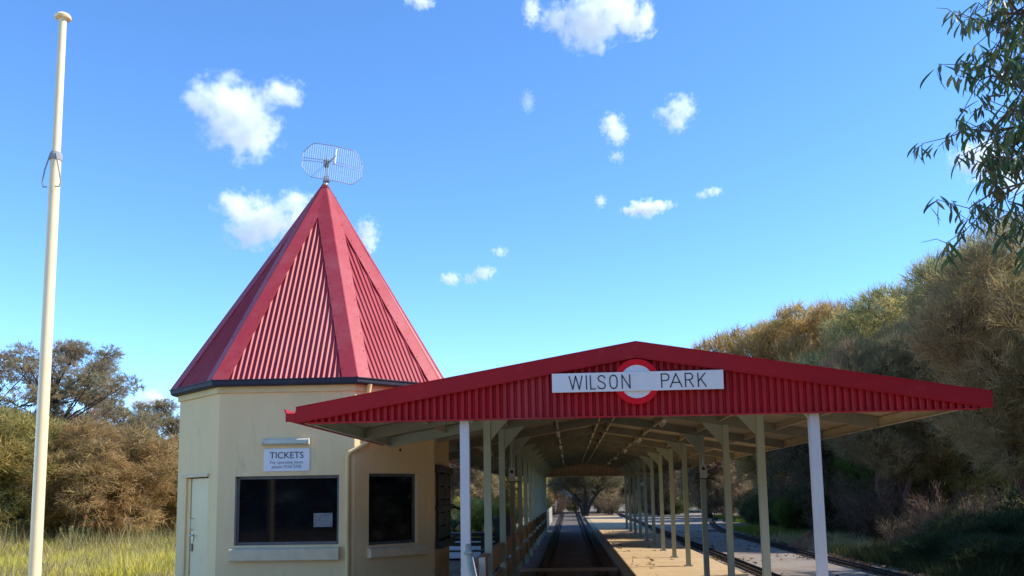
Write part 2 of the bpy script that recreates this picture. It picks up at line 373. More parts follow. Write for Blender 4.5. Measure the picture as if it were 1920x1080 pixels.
w2 = window(2, *holes[2], .075, [0, 1]); sill(w2, 2, .235, 1.30, .675, .862, .11)
w3 = window(3, *holes[3], .06, [0, .5, 1])
w3['label'] = 'dark framed serving hatch facing the shelter'
hf = MB()
for (u0, u1, z0, z1, d) in [(.10, 1.98, 1.98, 2.10, .10), (.10, 1.98, .74, .86, .12), (.16, .28, .86, 1.98, .05), (1.84, 1.93, .86, 1.98, .05), (.08, 2.0, 1.36, 1.44, .11), (1.0, 1.06, .86, 1.98, .05)]:
    fbox(hf, 3, u0, u1, .003, d, z0, z1)
hf.build('hatch_frame', m_black, w3)
for k in range(5):
    h = MB(); fbox(h, 3, .29, 1.83, .006, .045, .88 + k * .22, 1.08 + k * .22); h.build('slat', m_black, w3)
h = MB(); a, e, nn, _ = face_frame(3)
h.bar(a + e * 1.9 + nn * .1 + Vector((0, 0, 1.40)), a + e * 2.05 + nn * .24 + Vector((0, 0, 1.33)), .03, .04); h.build('latch', m_black, w3)
# door in the left chamfer
u0, u1, z0, z1 = holes[0]
d = MB(); fbox(d, 0, u0 + .14, u1 - .004, -.085, -.045, GZ + .03, z1 - .02); door = d.build('door', m_door, kiosk)
d = MB(); fbox(d, 0, u0 + .002, u0 + .125, -.09, -.03, GZ + .03, z1 - .018); d.build('door_jamb', m_trim, door)
d = MB(); fbox(d, 0, u0 - .06, u1 + .03, .003, .035, z1, z1 + .05); d.build('drip_lintel', m_sill, door)
a, e, nn, _ = face_frame(0)
P0 = lambda u, dd, z: a + e * u + nn * dd + Vector((0, 0, z))
h = MB().tube([P0(.56, -.045, 1.30), P0(.56, .0, 1.30), P0(.56, .0, 1.12), P0(.56, -.045, 1.12)], .009, 6); h.build('pull_handle', m_galv, door, True)
h = MB(); fbox(h, 0, .53, .60, -.045, -.03, .93, 1.06); h.build('lock_plate', m_galv, door)
h = MB().tube([P0(.565, -.03, 1.03), P0(.565, .015, 1.03), P0(.66, .018, 1.025)], .011, 6); h.build('lever_handle', m_galv, door, True)
h = MB(); fbox(h, 0, .52, .58, -.045, -.025, .78, .90); h.build('hasp', m_alu, door)
# downpipe
a, e, nn, _ = face_frame(2); Q = lambda u, dd, z: a + e * u + nn * dd + Vector((0, 0, z))
a1, e1, n1, L1_ = face_frame(1); Q1 = lambda u, dd, z: a1 + e1 * u + n1 * dd + Vector((0, 0, z))
dp = MB().tube([Q(.20, .11, 3.33), Q(.20, .07, 3.20), Q(.21, .055, 2.48), Q(.20, .06, 2.42), Q1(2.04, .06, 2.27), Q1(2.02, .045, 2.20), Q1(2.03, .045, GZ)], .037, 10)
pipe = dp.build('downpipe', m_trim, kiosk, True)
for z in (1.62, .60): 
    h = MB(); fbox(h, 1, 1.965, 2.095, .002, .014, z, z + .03); h.build('pipe_clip', m_trim, pipe)
v = MB(); fbox(v, 2, .83, .86, .002, .012, 2.31, 2.35); v.build('screw_hole_plug', m_ink, kiosk)

def world_face(i, u, dd, z):
    a, e, nn, _ = face_frame(i); p = a + e * u + nn * dd + Vector((0, 0, z))
    return Matrix.Translation((CX, CY, 0)) @ Matrix.Rotation(TY, 4, 'Z') @ p
def text_mesh(txt, size, m, name, depth=.002, sx=1.0):
    cu = bpy.data.curves.new('text', 'FONT'); cu.body = txt; cu.size = size; cu.align_x = 'CENTER'; cu.extrude = depth
    cu.resolution_u = 3
    to = bpy.data.objects.new('text', cu); col.objects.link(to)
    dg = bpy.context.evaluated_depsgraph_get(); dg.update()
    me = bpy.data.meshes.new_from_object(to.evaluated_get(dg)); bpy.data.objects.remove(to)
    me.name = name; me.materials.clear(); me.materials.append(m)
    return me
# tickets sign (top-level, fixed on the front wall)
ts = thing('tickets_sign', 'small white sign lettered TICKETS above the wide kiosk window', 'sign', world_face(1, 1.07, .004, 2.008), TY)
def rounded(w, h, r, n=5):
    pts = []
    for cx_, cz_, a0 in ((w/2-r, h-r, 0), (-w/2+r, h-r, 90), (-w/2+r, r, 180), (w/2-r, r, 270)):
        for k in range(n + 1):
            t = R(a0 + 90 * k / n); pts.append((cx_ + r * math.cos(t), 0, cz_ + r * math.sin(t)))
    return pts
MB().prism(rounded(.71, .345, .03), (0, 0, 0), (0, -.012, 0)).build('board', m_white, ts)
for txt, size, z, mm, sx in (('TICKETS', .140, .195, m_navy, 1.0), ('For operating times', .070, .113, m_grey, .92), ('phone 9356 2290', .070, .046, m_grey, .92)):
    o = obj('lettering', text_mesh(txt, size, mm, 'lettering'), ts); tag(o, kind='stuff' if size < .1 else None); o.location = (0, -.0145, z); o.rotation_euler = (R(90), 0, 0); o.scale = (sx, 1, 1)
fl = thing('wall_light', 'cream fluorescent batten light over the tickets sign', 'light', world_face(1, 1.065, 0, 2.41), TY)
MB().prism([(0, -.004, .0), (0, -.06, .0), (0, -.085, .02), (0, -.085, .07), (0, -.06, .09), (0, -.004, .09)], (-.345, 0, 0), (.345, 0, 0)).build('diffuser', m_lamp, fl)
for s_ in (-1, 1): MB().prism([(0, -.003, -.004), (0, -.062, -.004), (0, -.09, .018), (0, -.09, .072), (0, -.062, .094), (0, -.003, .094)], (s_ * .346, 0, 0), (s_ * .36, 0, 0)).build('end_cap', m_lamp, fl)
MB().box(.33, .342, -.0885, -.0855, .03, .045).build('switch_hole', m_ink, fl)
pn = MB(); pn.box(-.145, .145, -.002, 0, 0, .21)
o = pn.build('paper_notice', mat('grey_paper', (.24, .24, .24), .8, [(14, (.19, .18, .19), .45, .6, 3)])); o.location = world_face(1, 1.62, -.072, 1.155); o.rotation_euler = (0, 0, TY)
tag(o, 'small pale paper notice stuck in the corner of the kiosk window', 'notice')

# grid antenna on the apex
an = thing('grid_antenna', 'wire grid dish antenna on the tip of the kiosk roof', 'antenna', (CX + .03, CY, ZA + .02))
MB().tube([(0, 0, -.08), (0, 0, .50)], .026, 8).build('mast', m_galv, an, True)
MB().box(-.055, .055, -.06, .05, .02, .11).build('clamp', m_galv, an)
MB().box(-.04, .05, -.075, -.03, .28, .42).build('bracket', m_alu, an)
refl = bpy.data.objects.new('reflector', None)
rz, ry = R(24), R(5)
Rm = Matrix.Rotation(rz, 3, 'Z') @ Matrix.Rotation(ry, 3, 'Y')
def gp(u, w): return Rm @ Vector((u, .28 * u * u - .10, w)) + Vector((.11, 0, .335))
def hh(u): 
    t = abs(u) / .55
    return .33 * (1 if t < .62 else 1 - .62 * ((t - .62) / .38) ** 1.6)
g = MB(); nr = 28
for k in range(nr + 1):
    u = -.54 + 1.08 * k / nr; g.tube([gp(u, -hh(u)), gp(u, hh(u))], .0042, 4, False)
us = [-.55 + 1.1 * k / 30 for k in range(31)]
rim = [gp(u, hh(u)) for u in us] + [gp(u, -hh(u)) for u in reversed(us)]; rim.append(rim[0])
g.tube(rim, .0075, 5, False)
for w_ in (.03, -.02): g.tube([gp(u, w_) for u in us], .006, 5, False)
g.build('reflector', m_galv, an, True)
MB().tube([(0.04, -.05, .36), Rm @ Vector((0, -.42, 0)) + Vector((.10, 0, .36))], .014, 6).build('feed_arm', m_galv, an, True)
MB().tube([Rm @ Vector((0, -.36, -.13)) + Vector((.10, 0, .36)), Rm @ Vector((0, -.36, .15)) + Vector((.10, 0, .36))], .022, 8).build('feed_horn', m_white, an, True)

# ------------------------------------------------------------------ platform shelter
XM, XL, XR, YG, BAY, NB = .724, -1.0915, 2.5392, 9.272, 2.5813, 13
HW, ZT, SLP, ZB = 3.5865, 3.158, .1701, 2.394
zr = lambda x: ZT - .022 - abs(x - XM) * SLP       # top of roof sheet
PY_ = [YG + k * BAY for k in range(NB)]
YF, YE = YG - .13, PY_[-1] + .16
sh = thing('platform_shelter', 'long open station shelter with red gable and corrugated roof', 'shelter', (0, 0, 0))
YC0, YC1 = 13.62, 17.16                              # notch in the roof round the kiosk
# posts
pm_s = MB().box(-.048, .048, -.048, .048, 0, 1).mesh('post', m_sage); pm_p = MB().box(-.048, .048, -.048, .048, 0, 1).mesh('post', m_pale)
gus = {}
plate = MB().box(-.09, .09, -.09, .09, .002, .014)
for i_ in (-.065, .065):
    for j_ in (-.065, .065): plate.lathe([(.012, .014), (.012, .03)], (i_, j_, 0), 6)
plate = plate.mesh('base_plate', m_galv)
for s_ in (-1, 1):
    gus[s_] = MB().prism([(0, 0, -.32), (s_ * .32, 0, .045), (s_ * .32, 0, .06), (0, 0, .0)], (0, -.03, 0), (0, .03, 0)).mesh('gusset', m_sage)
for k, y in enumerate(PY_):
    for x, s_ in ((XL, 1), (XR, -1)):
        top = zr(x) - .16; z0 = 0 if x > 0 else GZ
        p = obj('post', pm_p if k == 0 else pm_s, sh); p.location = (x, y, z0); p.scale = (1, 1, top - z0)
        b = obj('gusset', gus[s_], sh); b.location = (x + s_ * .05, y, top - .01)
        if k == 0: p['label'] = 'pale painted front post'
        q_ = obj('base_plate', plate, sh); q_.location = (x, y, z0)
# rafters
def slope_bar(x0, x1, y, w, dpt, drop):
    mb = MB()
    poly = [(x0, 0, zr(x0) - drop), (x1, 0, zr(x1) - drop), (x1, 0, zr(x1) - drop - dpt), (x0, 0, zr(x0) - drop - dpt)]
    return mb.prism(poly, (0, y - w / 2, 0), (0, y + w / 2, 0))
for k, y in enumerate(PY_):
    xl = XM - HW + .10 if not (YC0 < y < YC1) else -2.16
    slope_bar(xl, XM - .001, y, .05, .15, .03).build('rafter', m_rafter, sh)
    slope_bar(XM, XM + HW - .23, y, .05, .15, .03).build('rafter', m_rafter, sh)
slope_bar(XM - HW + .10, XL, YC0 - .05, .06, .15, .03).build('rafter', m_sage, sh)
slope_bar(XM - HW + .10, XL, YC1 + .08, .06, .13, .03).build('rafter', m_sage, sh)
# purlins
def purlin(x, y0, y1, h=.085, name='purlin', m=m_steel, w=.045):
    s_ = 1 if x > XM else -1; zt = zr(x) - .034
    mb = MB().box(x - .004, x + .004, y0, y1, zt - h, zt); mb.box(x - w * .5, x + w * .5, y0, y1, zt - h - .006, zt - h)
    return mb.build(name, m, sh)
for dx in (.13, .92, 1.72, 2.62):
    purlin(XM + dx, YF + .05, YE - .05)
    x = XM - dx
    if x > -2.1: purlin(x, YF + .05, YE - .05)
    else: purlin(x, YF + .05, YC0 - .02); purlin(x, YC1 + .05, YE - .05)
ex = HW - .09
purlin(XM + ex - .13, YF + .04, YE - .04, .12, 'eave_purlin', m_steel, .05)
purlin(XM - ex, YF + .04, YC0 - .01, .12, 'eave_purlin', m_sage, .05); purlin(XM - ex, YC1 + .05, YE - .04, .12, 'eave_purlin', m_steel, .05)
# roof sheets: corrugated along the slope, painted red above and cream below
def roof_sheet(x0, x1, y0, y1):
    mb = MB(); N = max(4, int((y1 - y0) / .076 * 4)); top = []; und = []
    for k in range(N + 1):
        y = y0 + (y1 - y0) * k / N; h = .008 * math.cos(2 * math.pi * k / 4)
        top.append(((x0, y, zr(x0) - .008 + h), (x1, y, zr(x1) - .008 + h))); und.append(((x0, y, zr(x0) - .014 + h), (x1, y, zr(x1) - .014 + h)))
    mb.add([p for q in top for p in q], [(2*k, 2*k+1, 2*k+3, 2*k+2) for k in range(N)])
    mb.cur = 1; mb.add([p for q in und for p in q], [(2*k, 2*k+2, 2*k+3, 2*k+1) for k in range(N)])
    me = bpy.data.meshes.new('roof_sheet'); me.from_pydata(mb.v, [], mb.f); me.materials.append(m_gable); me.materials.append(m_under)
    me.polygons.foreach_set('material_index', mb.m); return obj('roof_sheet', me, sh)
YS = [YF + .03] + [y for y in PY_[1:-1]] + [YE - .03]
for a_, b_ in zip(YS[:-1], YS[1:]):
    roof_sheet(XM + HW - .185, XM, a_, b_)
lefts = sorted(set(YS + [YC0, YC1]))
for a_, b_ in zip(lefts[:-1], lefts[1:]):
    m_ = (a_ + b_) / 2
    roof_sheet(XM, XM - HW, a_, b_)
MB().tube([(XM, YF + .02, ZT - .02), (XM, YE, ZT - .02)], .035, 8).build('ridge_cap', m_barge, sh, True)
# gables
def gable(y, front, m, thick=.0):
    """vertical corrugated sheet between the barge and a level bottom edge"""
    bz = lambda x: zr(x) - .02
    x0 = XM - HW + .02; x1 = XM + HW - .08; p = .0745; N = int((x1 - x0) / p * 10); pts = []
    sgn = -1 if front else 1
    for k in range(N + 1):
        x = x0 + (x1 - x0) * k / N; t = (x / p) % 1.0
        h = 0 if t < .50 else (t - .50) / .10 if t < .60 else 1 if t < .90 else (1 - t) / .10    # pan and valley profile
        zt = max(bz(x), ZB + .001)
        pts.append(((x, y - sgn * h * .036, ZB), (x, y - sgn * h * .036, zt)))
    mb = MB(); mb.add([q for w_ in pts for q in w_], [(2*k, 2*k+2, 2*k+3, 2*k+1) for k in range(N)])
    return mb
gable(YF, True, None).build('gable_sheet', m_gable, sh)
lin = MB(); lin.prism([(XM - HW + .1, 0, ZB + .005), (XM + HW - .1, 0, ZB + .005), (XM + HW - .1, 0, zr(XM + HW) - .05), (XM, 0, ZT - .07), (XM - HW + .1, 0, zr(XM - HW) - .05)], (0, YF + .042, 0), (0, YF + .046, 0)); lin.build('gable_lining', m_under, sh)
gable(YE, False, None).build('gable_sheet', m_gable, sh)
g2 = gable(YE - .06, True, None).build('gable_lining', m_cream, sh)
MB().box(XL - .2, XR + .2, YE - .13, YE - .05, ZB - .05, ZB + .03).build('end_beam', m_steel, sh)
MB().box(XM - HW + .1, XM + HW - .16, YF - .006, YF + .05, ZB - .016, ZB - .001).build('bottom_trim', m_gable, sh)
# barges (folded flashing along the gable edges)
for yb, sg in ((YF, -1), (YE, 1)):
    for s_ in (-1, 1):
        xo = XM + s_ * (HW + (-.045 if s_ > 0 else .0)); mb = MB()
        zb_ = lambda x: ZT - abs(x - XM) * SLP
        poly = [(XM, 0, ZT), (xo, 0, zb_(xo)), (xo, 0, zb_(xo) - .155), (XM, 0, ZT - .155)]
        mb.prism(poly, (0, yb + sg * .055, 0), (0, yb + sg * .035, 0))
        mb.prism([(XM, 0, ZT + .006), (xo, 0, zb_(xo) + .006), (xo, 0, zb_(xo) - .006), (XM, 0, ZT - .006)], (0, yb + sg * .06, 0), (0, yb - sg * .12, 0))
        mb.prism([(XM, 0, ZT - .150), (xo, 0, zb_(xo) - .150), (xo, 0, zb_(xo) - .168), (XM, 0, ZT - .168)], (0, yb + sg * .050, 0), (0, yb + sg * .018, 0))
        mb.build('barge_flashing', m_barge, sh)
# gutters
def eave_gutter(s_, y0, y1):
    x = XM + s_ * HW - (.187 if s_ > 0 else 0); z = zr(x)
    prof = [(0, -.02), (0, -.135), (.03, -.14), (.085, -.125), (.125, -.005), (.135, 0), (.128, .008), (.112, -.005), (.076, -.112), (.012, -.122), (.008, -.02)]
    poly = [(x + s_ * a_, 0, z + b_) for a_, b_ in prof]
    return MB().prism(poly, (0, y0, 0), (0, y1, 0)).build('eave_gutter', m_barge, sh)
eave_gutter(-1, YF - .05, YC0 - .02); eave_gutter(-1, YC1 + .06, YE); eave_gutter(1, YF + .03, YE)
MB().box(XM - HW - .11, XM - HW - .005, YF - .054, YF - .050, zr(XM - HW) - .13, zr(XM - HW) - .04).build('gutter_end', m_barge, sh)
# conduits and batten lights under the ridge
for dx, spots in ((-.92, (12.6, 17.8, 23, 28, 33)), (.92, (15.4, 20.6, 25.7, 31, 36))):
    x = XM + dx; z = zr(x) - .135
    MB().tube([(x, YF + .2, z), (x, YE - .2, z)], .013, 6).build('conduit', m_cream, sh, True)
    for y, od in zip(spots, ('first', 'second', 'third', 'fourth', 'fifth')):
        l = thing('batten_light', f'{od} white batten light from the front gable on the {"track" if dx < 0 else "platform"} side of the roof', 'light', (x, y, z - .018), 0, f'batten lights on the {"track" if dx < 0 else "platform"} side')
        MB().box(-.035, .035, -.3, .3, -.05, 0).build('housing', m_white, l); MB().tube([(0, -.28, -.07), (0, .28, -.07)], .018, 6).build('tube', m_lamp, l, True)
for s_ in (-1, 1): MB().tube([(XM + s_ * .13, YF + .2, zr(XM + .13) - .135), (XM + s_ * .13, YE - .2, zr(XM + .13) - .135)], .02, 6).build('conduit', m_cream, sh, True)
# station sign
sg = thing('station_sign', 'white WILSON PARK name board across a red ringed roundel on the gable', 'sign', (-.153, YF - .03, 2.641))
K = .001005; BW = 1750 * K
def disc(r0, r1, y0, y1, n=56):
    mb = MB(); cx_, cz_ = .877, .099
    P = lambda r, t, y: (cx_ + r * math.cos(t), y, cz_ + r * math.sin(t))
    for k in range(n):
        t0, t1 = 2 * math.pi * k / n, 2 * math.pi * (k + 1) / n
        mb.add([P(r0, t0, y0), P(r0, t1, y0), P(r1, t1, y0), P(r1, t0, y0), P(r1, t0, y1), P(r1, t1, y1)], [(0, 1, 2, 3), (3, 2, 5, 4)])
    return mb
disc(.001, .178, -.012, .02).build('roundel_disc', m_white, sg)
disc(.174, .236, -.016, .03).build('roundel_ring', m_signred, sg)
MB().box(0, BW, -.04, -.018, 0, .197).build('name_board', m_white, sg)
LET = dict(
 W=[[(258,0),(295,1),(325,0),(362,1),(392,0)]], I=[[(435,0),(437,1)]], L=[[(476,0),(480,1),(531,1)]],
 S=[[(628,.20),(612,.04),(590,0),(568,.05),(556,.22),(568,.40),(592,.48),(616,.58),(630,.76),(618,.94),(592,1),(566,.95),(553,.80)]],
 O=[[(713,0),(692,.05),(678,.2),(676,.5),(680,.8),(694,.95),(714,1),(735,.95),(748,.8),(751,.5),(748,.2),(735,.05),(713,0)]],
 N=[[(803,1),(801,0),(882,1),(880,0)]], P=[[(1206,1),(1203,0),(1252,0),(1274,.08),(1281,.25),(1273,.42),(1250,.5),(1205,.5)]],
 A=[[(1292,1),(1350,0),(1411,1)],[(1313,.66),(1390,.66)]], R=[[(1448,1),(1445,0),(1495,0),(1515,.08),(1521,.24),(1513,.4),(1492,.48),(1447,.48)],[(1484,.48),(1526,1)]],
 K=[[(1577,1),(1574,0)],[(1647,0),(1576,.62)],[(1601,.42),(1654,1)]])
for ch, strokes in LET.items():
    mb = MB()
    for st in strokes:
        p = [((x - 82) * K, (.166 if x < 1000 else .167) - t * .138) for x, t in st]
        for (xa, za), (xb, zb2) in zip(p[:-1], p[1:]):
            dv = Vector((xb - xa, 0, zb2 - za)); ex_ = dv.normalized() * .0045
            mb.bar(Vector((xa, -.041, za)) - ex_, Vector((xb, -.041, zb2)) + ex_, .004, .0115, (0.0, 0, 1) if abs(dv.z) < abs(dv.x) * .2 else (1, 0, 0)) if False else None
            nrm = Vector((-dv.z, 0, dv.x)).normalized() * .0058
            A_, B_ = Vector((xa, 0, za)) - ex_, Vector((xb, 0, zb2)) + ex_
            mb.prism([A_ + nrm, A_ - nrm, B_ - nrm, B_ + nrm], (0, -.0425, 0), (0, -.0395, 0))
    mb.build('letter', m_ink, sg)

# loudspeakers on the fourth posts
for x, s_, lb in ((XR, -1, 'grey speaker box with conduit on a platform side post'), (XL, 1, 'grey speaker box with conduit on a fence side post')):
    b = thing('speaker_box', lb, 'speaker', (x, PY_[3] - .05, 1.98))
    MB().box(-.06, .06, -.07, -.001, -.13, .13).build('case', m_galv, b)
    MB().lathe([(.032, 0), (.03, .006), (.0, .006)], n=12).build('speaker_hole', m_ink, b).matrix_local = Matrix.Translation((0, -.07, .05)) @ Matrix.Rotation(R(90), 4, 'X')
    MB().tube([(0, -.02, .13), (0, -.02, .62)], .012, 6).build('conduit', m_galv, b, True)
    MB().box(-.17, .17, -.04, -.02, -.15, -.131).build('shelf_bracket', m_black, b)

# fence along the left row of posts
fn = thing('timber_fence', 'brown board fence between the shelter posts beside the track', 'fence', (0, 0, 0))
for k in range(12):
    y0, y1 = PY_[k] + .06, PY_[k + 1] - .06
    for z0, z1 in ((.52, .80), (.14, .44)):
        MB().box(XL - .045, XL - .01, y0 - .04, y1 + .04, z0, z1).build('board', m_timber, fn)
    MB().box(XL - .07, XL + .02, y0, y1, .805, .835).build('cap_rail', m_timber, fn)
pk = thing('picket_fence', 'sunlit cream picket fence beyond the far end of the shelter', 'fence', (0, 0, 0))
pmesh = MB().prism([(-.035, 0, 0), (.035, 0, 0), (.035, 0, .88), (0, 0, .94), (-.035, 0, .88)], (0, -.01, 0), (0, .01, 0)).mesh('picket', m_cream)
for k in range(110):
    o = obj('picket', pmesh, pk); o.location = (-1.12, 41.2 + k * .135, GZ); o.rotation_euler = (0, 0, R(90))
for z in (.12, .6): MB().box(-1.17, -1.135, 41.1, 56.1, z, z + .07).build('rail', m_cream, pk)
# pipe with cap and stub post near the front-left post
pp = thing('pipe_stand', 'leaning grey green pipe with a knobbed cap by the front post', 'pipe', (-1.05, 9.0, GZ))
MB().tube([(.13, -.1, 0), (.085, -.03, .8), (.02, 0, 1.16)], [.045, .04, .033], 10).build('pipe', m_green, pp, True)
MB().lathe([(.042, 0), (.05, .02), (.036, .04), (.03, .075), (.036, .085), (.022, .11)], (.015, 0, 1.14), 10).build('cap', m_green, pp, True)
MB().tube([(.17, -.15, .1), (.13, -.07, .8), (.062, -.04, 1.12)], .006, 5).build('edge_highlight', m_white, pp, True)  # thin white tube imitating the highlight along the pipe's edge
st = MB().box(-.035, .035, -.035, .035, 0, 1.02); st.prism([(-.035, -.035, 0), (.035, -.035, 0), (.035, .035, 0), (-.035, .035, 0)], (0, 0, 1.021), (0, 0, 1.04))
o = st.build('stub_post', m_cream); o.location = (-1.0, 10.05, GZ); tag(o, 'short cream square post just behind the leaning pipe', 'post')
# bin and bench behind
bn = thing('wheelie_bin', 'black wheelie bin standing behind the fence', 'bin', (-2.05, 27, GZ + .05))
MB().prism([(-.22, -.25, 0), (.22, -.25, 0), (.22, .25, 0), (-.22, .25, 0)], (0, 0, .03), (0, 0, .06)).add([(-.21,-.24,.06),(.21,-.24,.06),(.21,.24,.06),(-.21,.24,.06),(-.27,-.31,.95),(.27,-.31,.95),(.27,.31,.95),(-.27,.31,.95)], [(0,3,2,1),(4,5,6,7),(0,1,5,4),(1,2,6,5),(2,3,7,6),(3,0,4,7)]).build('body', m_bin, bn)
MB().box(-.30, .30, -.34, .34, .955, 1.01).build('lid', m_bin, bn)
for s_ in (-1, 1): MB().tube([(s_ * .19, .3, .09), (s_ * .25, .3, .09)], .09, 12).build('wheel', m_bin, bn, True)
bc = thing('park_bench', 'dark slatted bench between the kiosk and the shelter posts', 'bench', (-2.5, 20.5, GZ))
for k in range(4): MB().box(-.95, .95, -.2 + k * .1, -.115 + k * .1, .45, .48).build('seat_slat', m_black, bc)
for k in range(3): MB().box(-.95, .95, .22, .245, .56 + k * .11, .645 + k * .11).build('back_slat', m_black, bc)
for x in (-.8, .8): MB().box(x - .03, x + .03, -.18, .25, 0, .45).box(x - .03, x + .03, .246, .28, .40, .88).build('leg', m_black, bc)
tb = thing('picnic_table', 'dark outdoor table standing beside the serving hatch', 'table', (-2.9, 23.5, GZ))
MB().box(-.8, .8, -.4, .4, .70, .75).build('top', m_black, tb)
for x in (-.6, .6):
    for y in (-.3, .3): MB().box(x - .035, x + .035, y - .035, y + .035, 0, .70).build('leg', m_black, tb)

# flagpole
fp = thing('flagpole', 'tall cream flagpole with a round cap and rope loop', 'flagpole', (-5.766, 9.3, GZ)); fp.scale = (1.094, 1.094, 1.070)
MB().tube([(0, 0, 0), (0, 0, 1.35), (0, 0, 5.25)], [.062, .058, .053], 14).build('lower_pole', m_pole, fp, True)
MB().tube([(0, 0, 5.24), (0, 0, 6.84)], [.044, .038], 14).build('upper_pole', m_pole, fp, True)
MB().lathe([(.03, 6.835), (.078, 6.85), (.085, 6.87), (.07, 6.895), (.02, 6.905)], n=18).build('cap', m_pole, fp, True)
MB().lathe([(.06, 5.24), (.062, 5.30), (.052, 5.33)], n=12).build('collar', m_rope, fp, True)
for s_ in (-1, 1):
    MB().tube([(s_ * .03, -.05, 5.30), (s_ * .075, -.06, 5.12), (s_ * .10, -.055, 4.98), (s_ * .085, -.055, 4.93), (s_ * .045, -.06, 4.93)], .008, 6).build('rope', m_rope, fp, True)

# ------------------------------------------------------------------ vegetation
def tri_mesh(name, V, colr, m, nper=3):
    """V (n,nper,3) with nper 3 (triangles) ; colr (n,3)"""
    n_ = len(V); me = bpy.data.meshes.new(name)
    me.vertices.add(n_ * 3); me.vertices.foreach_set('co', V.reshape(-1).astype(np.float32))
    me.loops.add(n_ * 3); me.loops.foreach_set('vertex_index', np.arange(n_ * 3, dtype=np.int32))
    me.polygons.add(n_); me.polygons.foreach_set('loop_start', np.arange(0, n_ * 3, 3, dtype=np.int32))
    me.update()
    at = me.color_attributes.new('Col', 'FLOAT_COLOR', 'POINT')
    c4 = np.ones((n_, 3, 4), np.float32); c4[:, :, :3] = colr[:, None, :]
    at.data.foreach_set('color', c4.reshape(-1)); me.materials.append(m)
    return me
def unit(a): return a / (np.linalg.norm(a, axis=-1, keepdims=True) + 1e-9)
def blades(P, D, L_, Wd, rg):
    s = unit(np.cross(D, rg.normal(size=D.shape)))
    return np.stack([P - s * Wd[:, None] / 2, P + s * Wd[:, None] / 2, P + D * L_[:, None]], 1)
def lofreq(p, k, ph):
    return (np.sin(p[:, 0] * k + ph) + np.sin(p[:, 1] * k * 1.3 + ph * 2.1) + np.sin(p[:, 2] * k * 1.1 + ph * .7) + np.sin((p[:, 0] + p[:, 2]) * k * 1.9 + ph * 3)) / 4
PAL = dict(
 olive=[(.44, .35, .095), (.52, .39, .13), (.28, .25, .08)],
 brown=[(.50, .35, .14), (.38, .29, .11), (.57, .40, .17)],
 gold=[(.54, .36, .11), (.38, .28, .10), (.45, .29, .12)],
 grey=[(.38, .335, .13), (.25, .245, .105), (.48, .375, .15)],
 scrub=[(.22, .165, .10), (.15, .12, .075), (.28, .20, .12)],
 deep=[(.06, .088, .028), (.09, .105, .036), (.042, .066, .024)],
 nearp=[(.42, .33, .145), (.29, .26, .115), (.38, .255, .13)],
 dark=[(.17, .15, .075), (.23, .18, .095), (.12, .12, .06)],
 dull=[(.38, .29, .16), (.26, .21, .12), (.31, .21, .14)],
 purple=[(.36, .27, .17), (.29, .25, .12), (.42, .30, .16)],
 green=[(.15, .22, .04), (.22, .27, .05), (.11, .15, .04)],
 bright=[(.50, .47, .10), (.58, .50, .14), (.32, .34, .08)],
 yellow=[(.45, .38, .03), (.30, .30, .05), (.16, .20, .04)],
 red=[(.19, .12, .08), (.14, .10, .07), (.26, .185, .125)])
def crown_mesh(name, seed, lobes, tufts, per, bl, bw, pal, upb=.5, spread=.55, shell=.5, m=None, pn=.9):
    rg = np.random.default_rng(seed); lo = np.array([l[:3] for l in lobes]); rr = np.array([l[3:6] for l in lobes])
    wt = (rr.prod(1)) ** (2 / 3); wt /= wt.sum()
    li = rg.choice(len(lobes), tufts, p=wt)
    u = unit(rg.normal(size=(tufts, 3))); fr = shell + (1.05 - shell) * rg.random(tufts) ** .55
    P = lo[li] + u * rr[li] * fr[:, None]
    D = unit(u * .8 + np.array([0, 0, upb]) + rg.normal(size=(tufts, 3)) * .35)
    q = np.array(PAL[pal]); nz = lofreq(P, pn, seed) + rg.normal(size=tufts) * .22
    idx = np.where(nz > .12, 0, np.where(nz > -.25, 1, 2)); tc_ = q[idx] * (1 + rg.normal(size=(tufts, 1)) * .16)
    Pb = np.repeat(P, per, 0) + rg.normal(size=(tufts * per, 3)) * bl * .16
    Db = unit(np.repeat(D, per, 0) + rg.normal(size=(tufts * per, 3)) * spread)
    Lb = bl * (.55 + .75 * rg.random(tufts * per)); Wb = bw * (.6 + .8 * rg.random(tufts * per))
    cb = np.clip(np.repeat(tc_, per, 0) * (1 + rg.normal(size=(tufts * per, 1)) * .18), .01, .8)
    return tri_mesh(name, blades(Pb, Db, Lb, Wb, rg), cb, m or m_leaf)
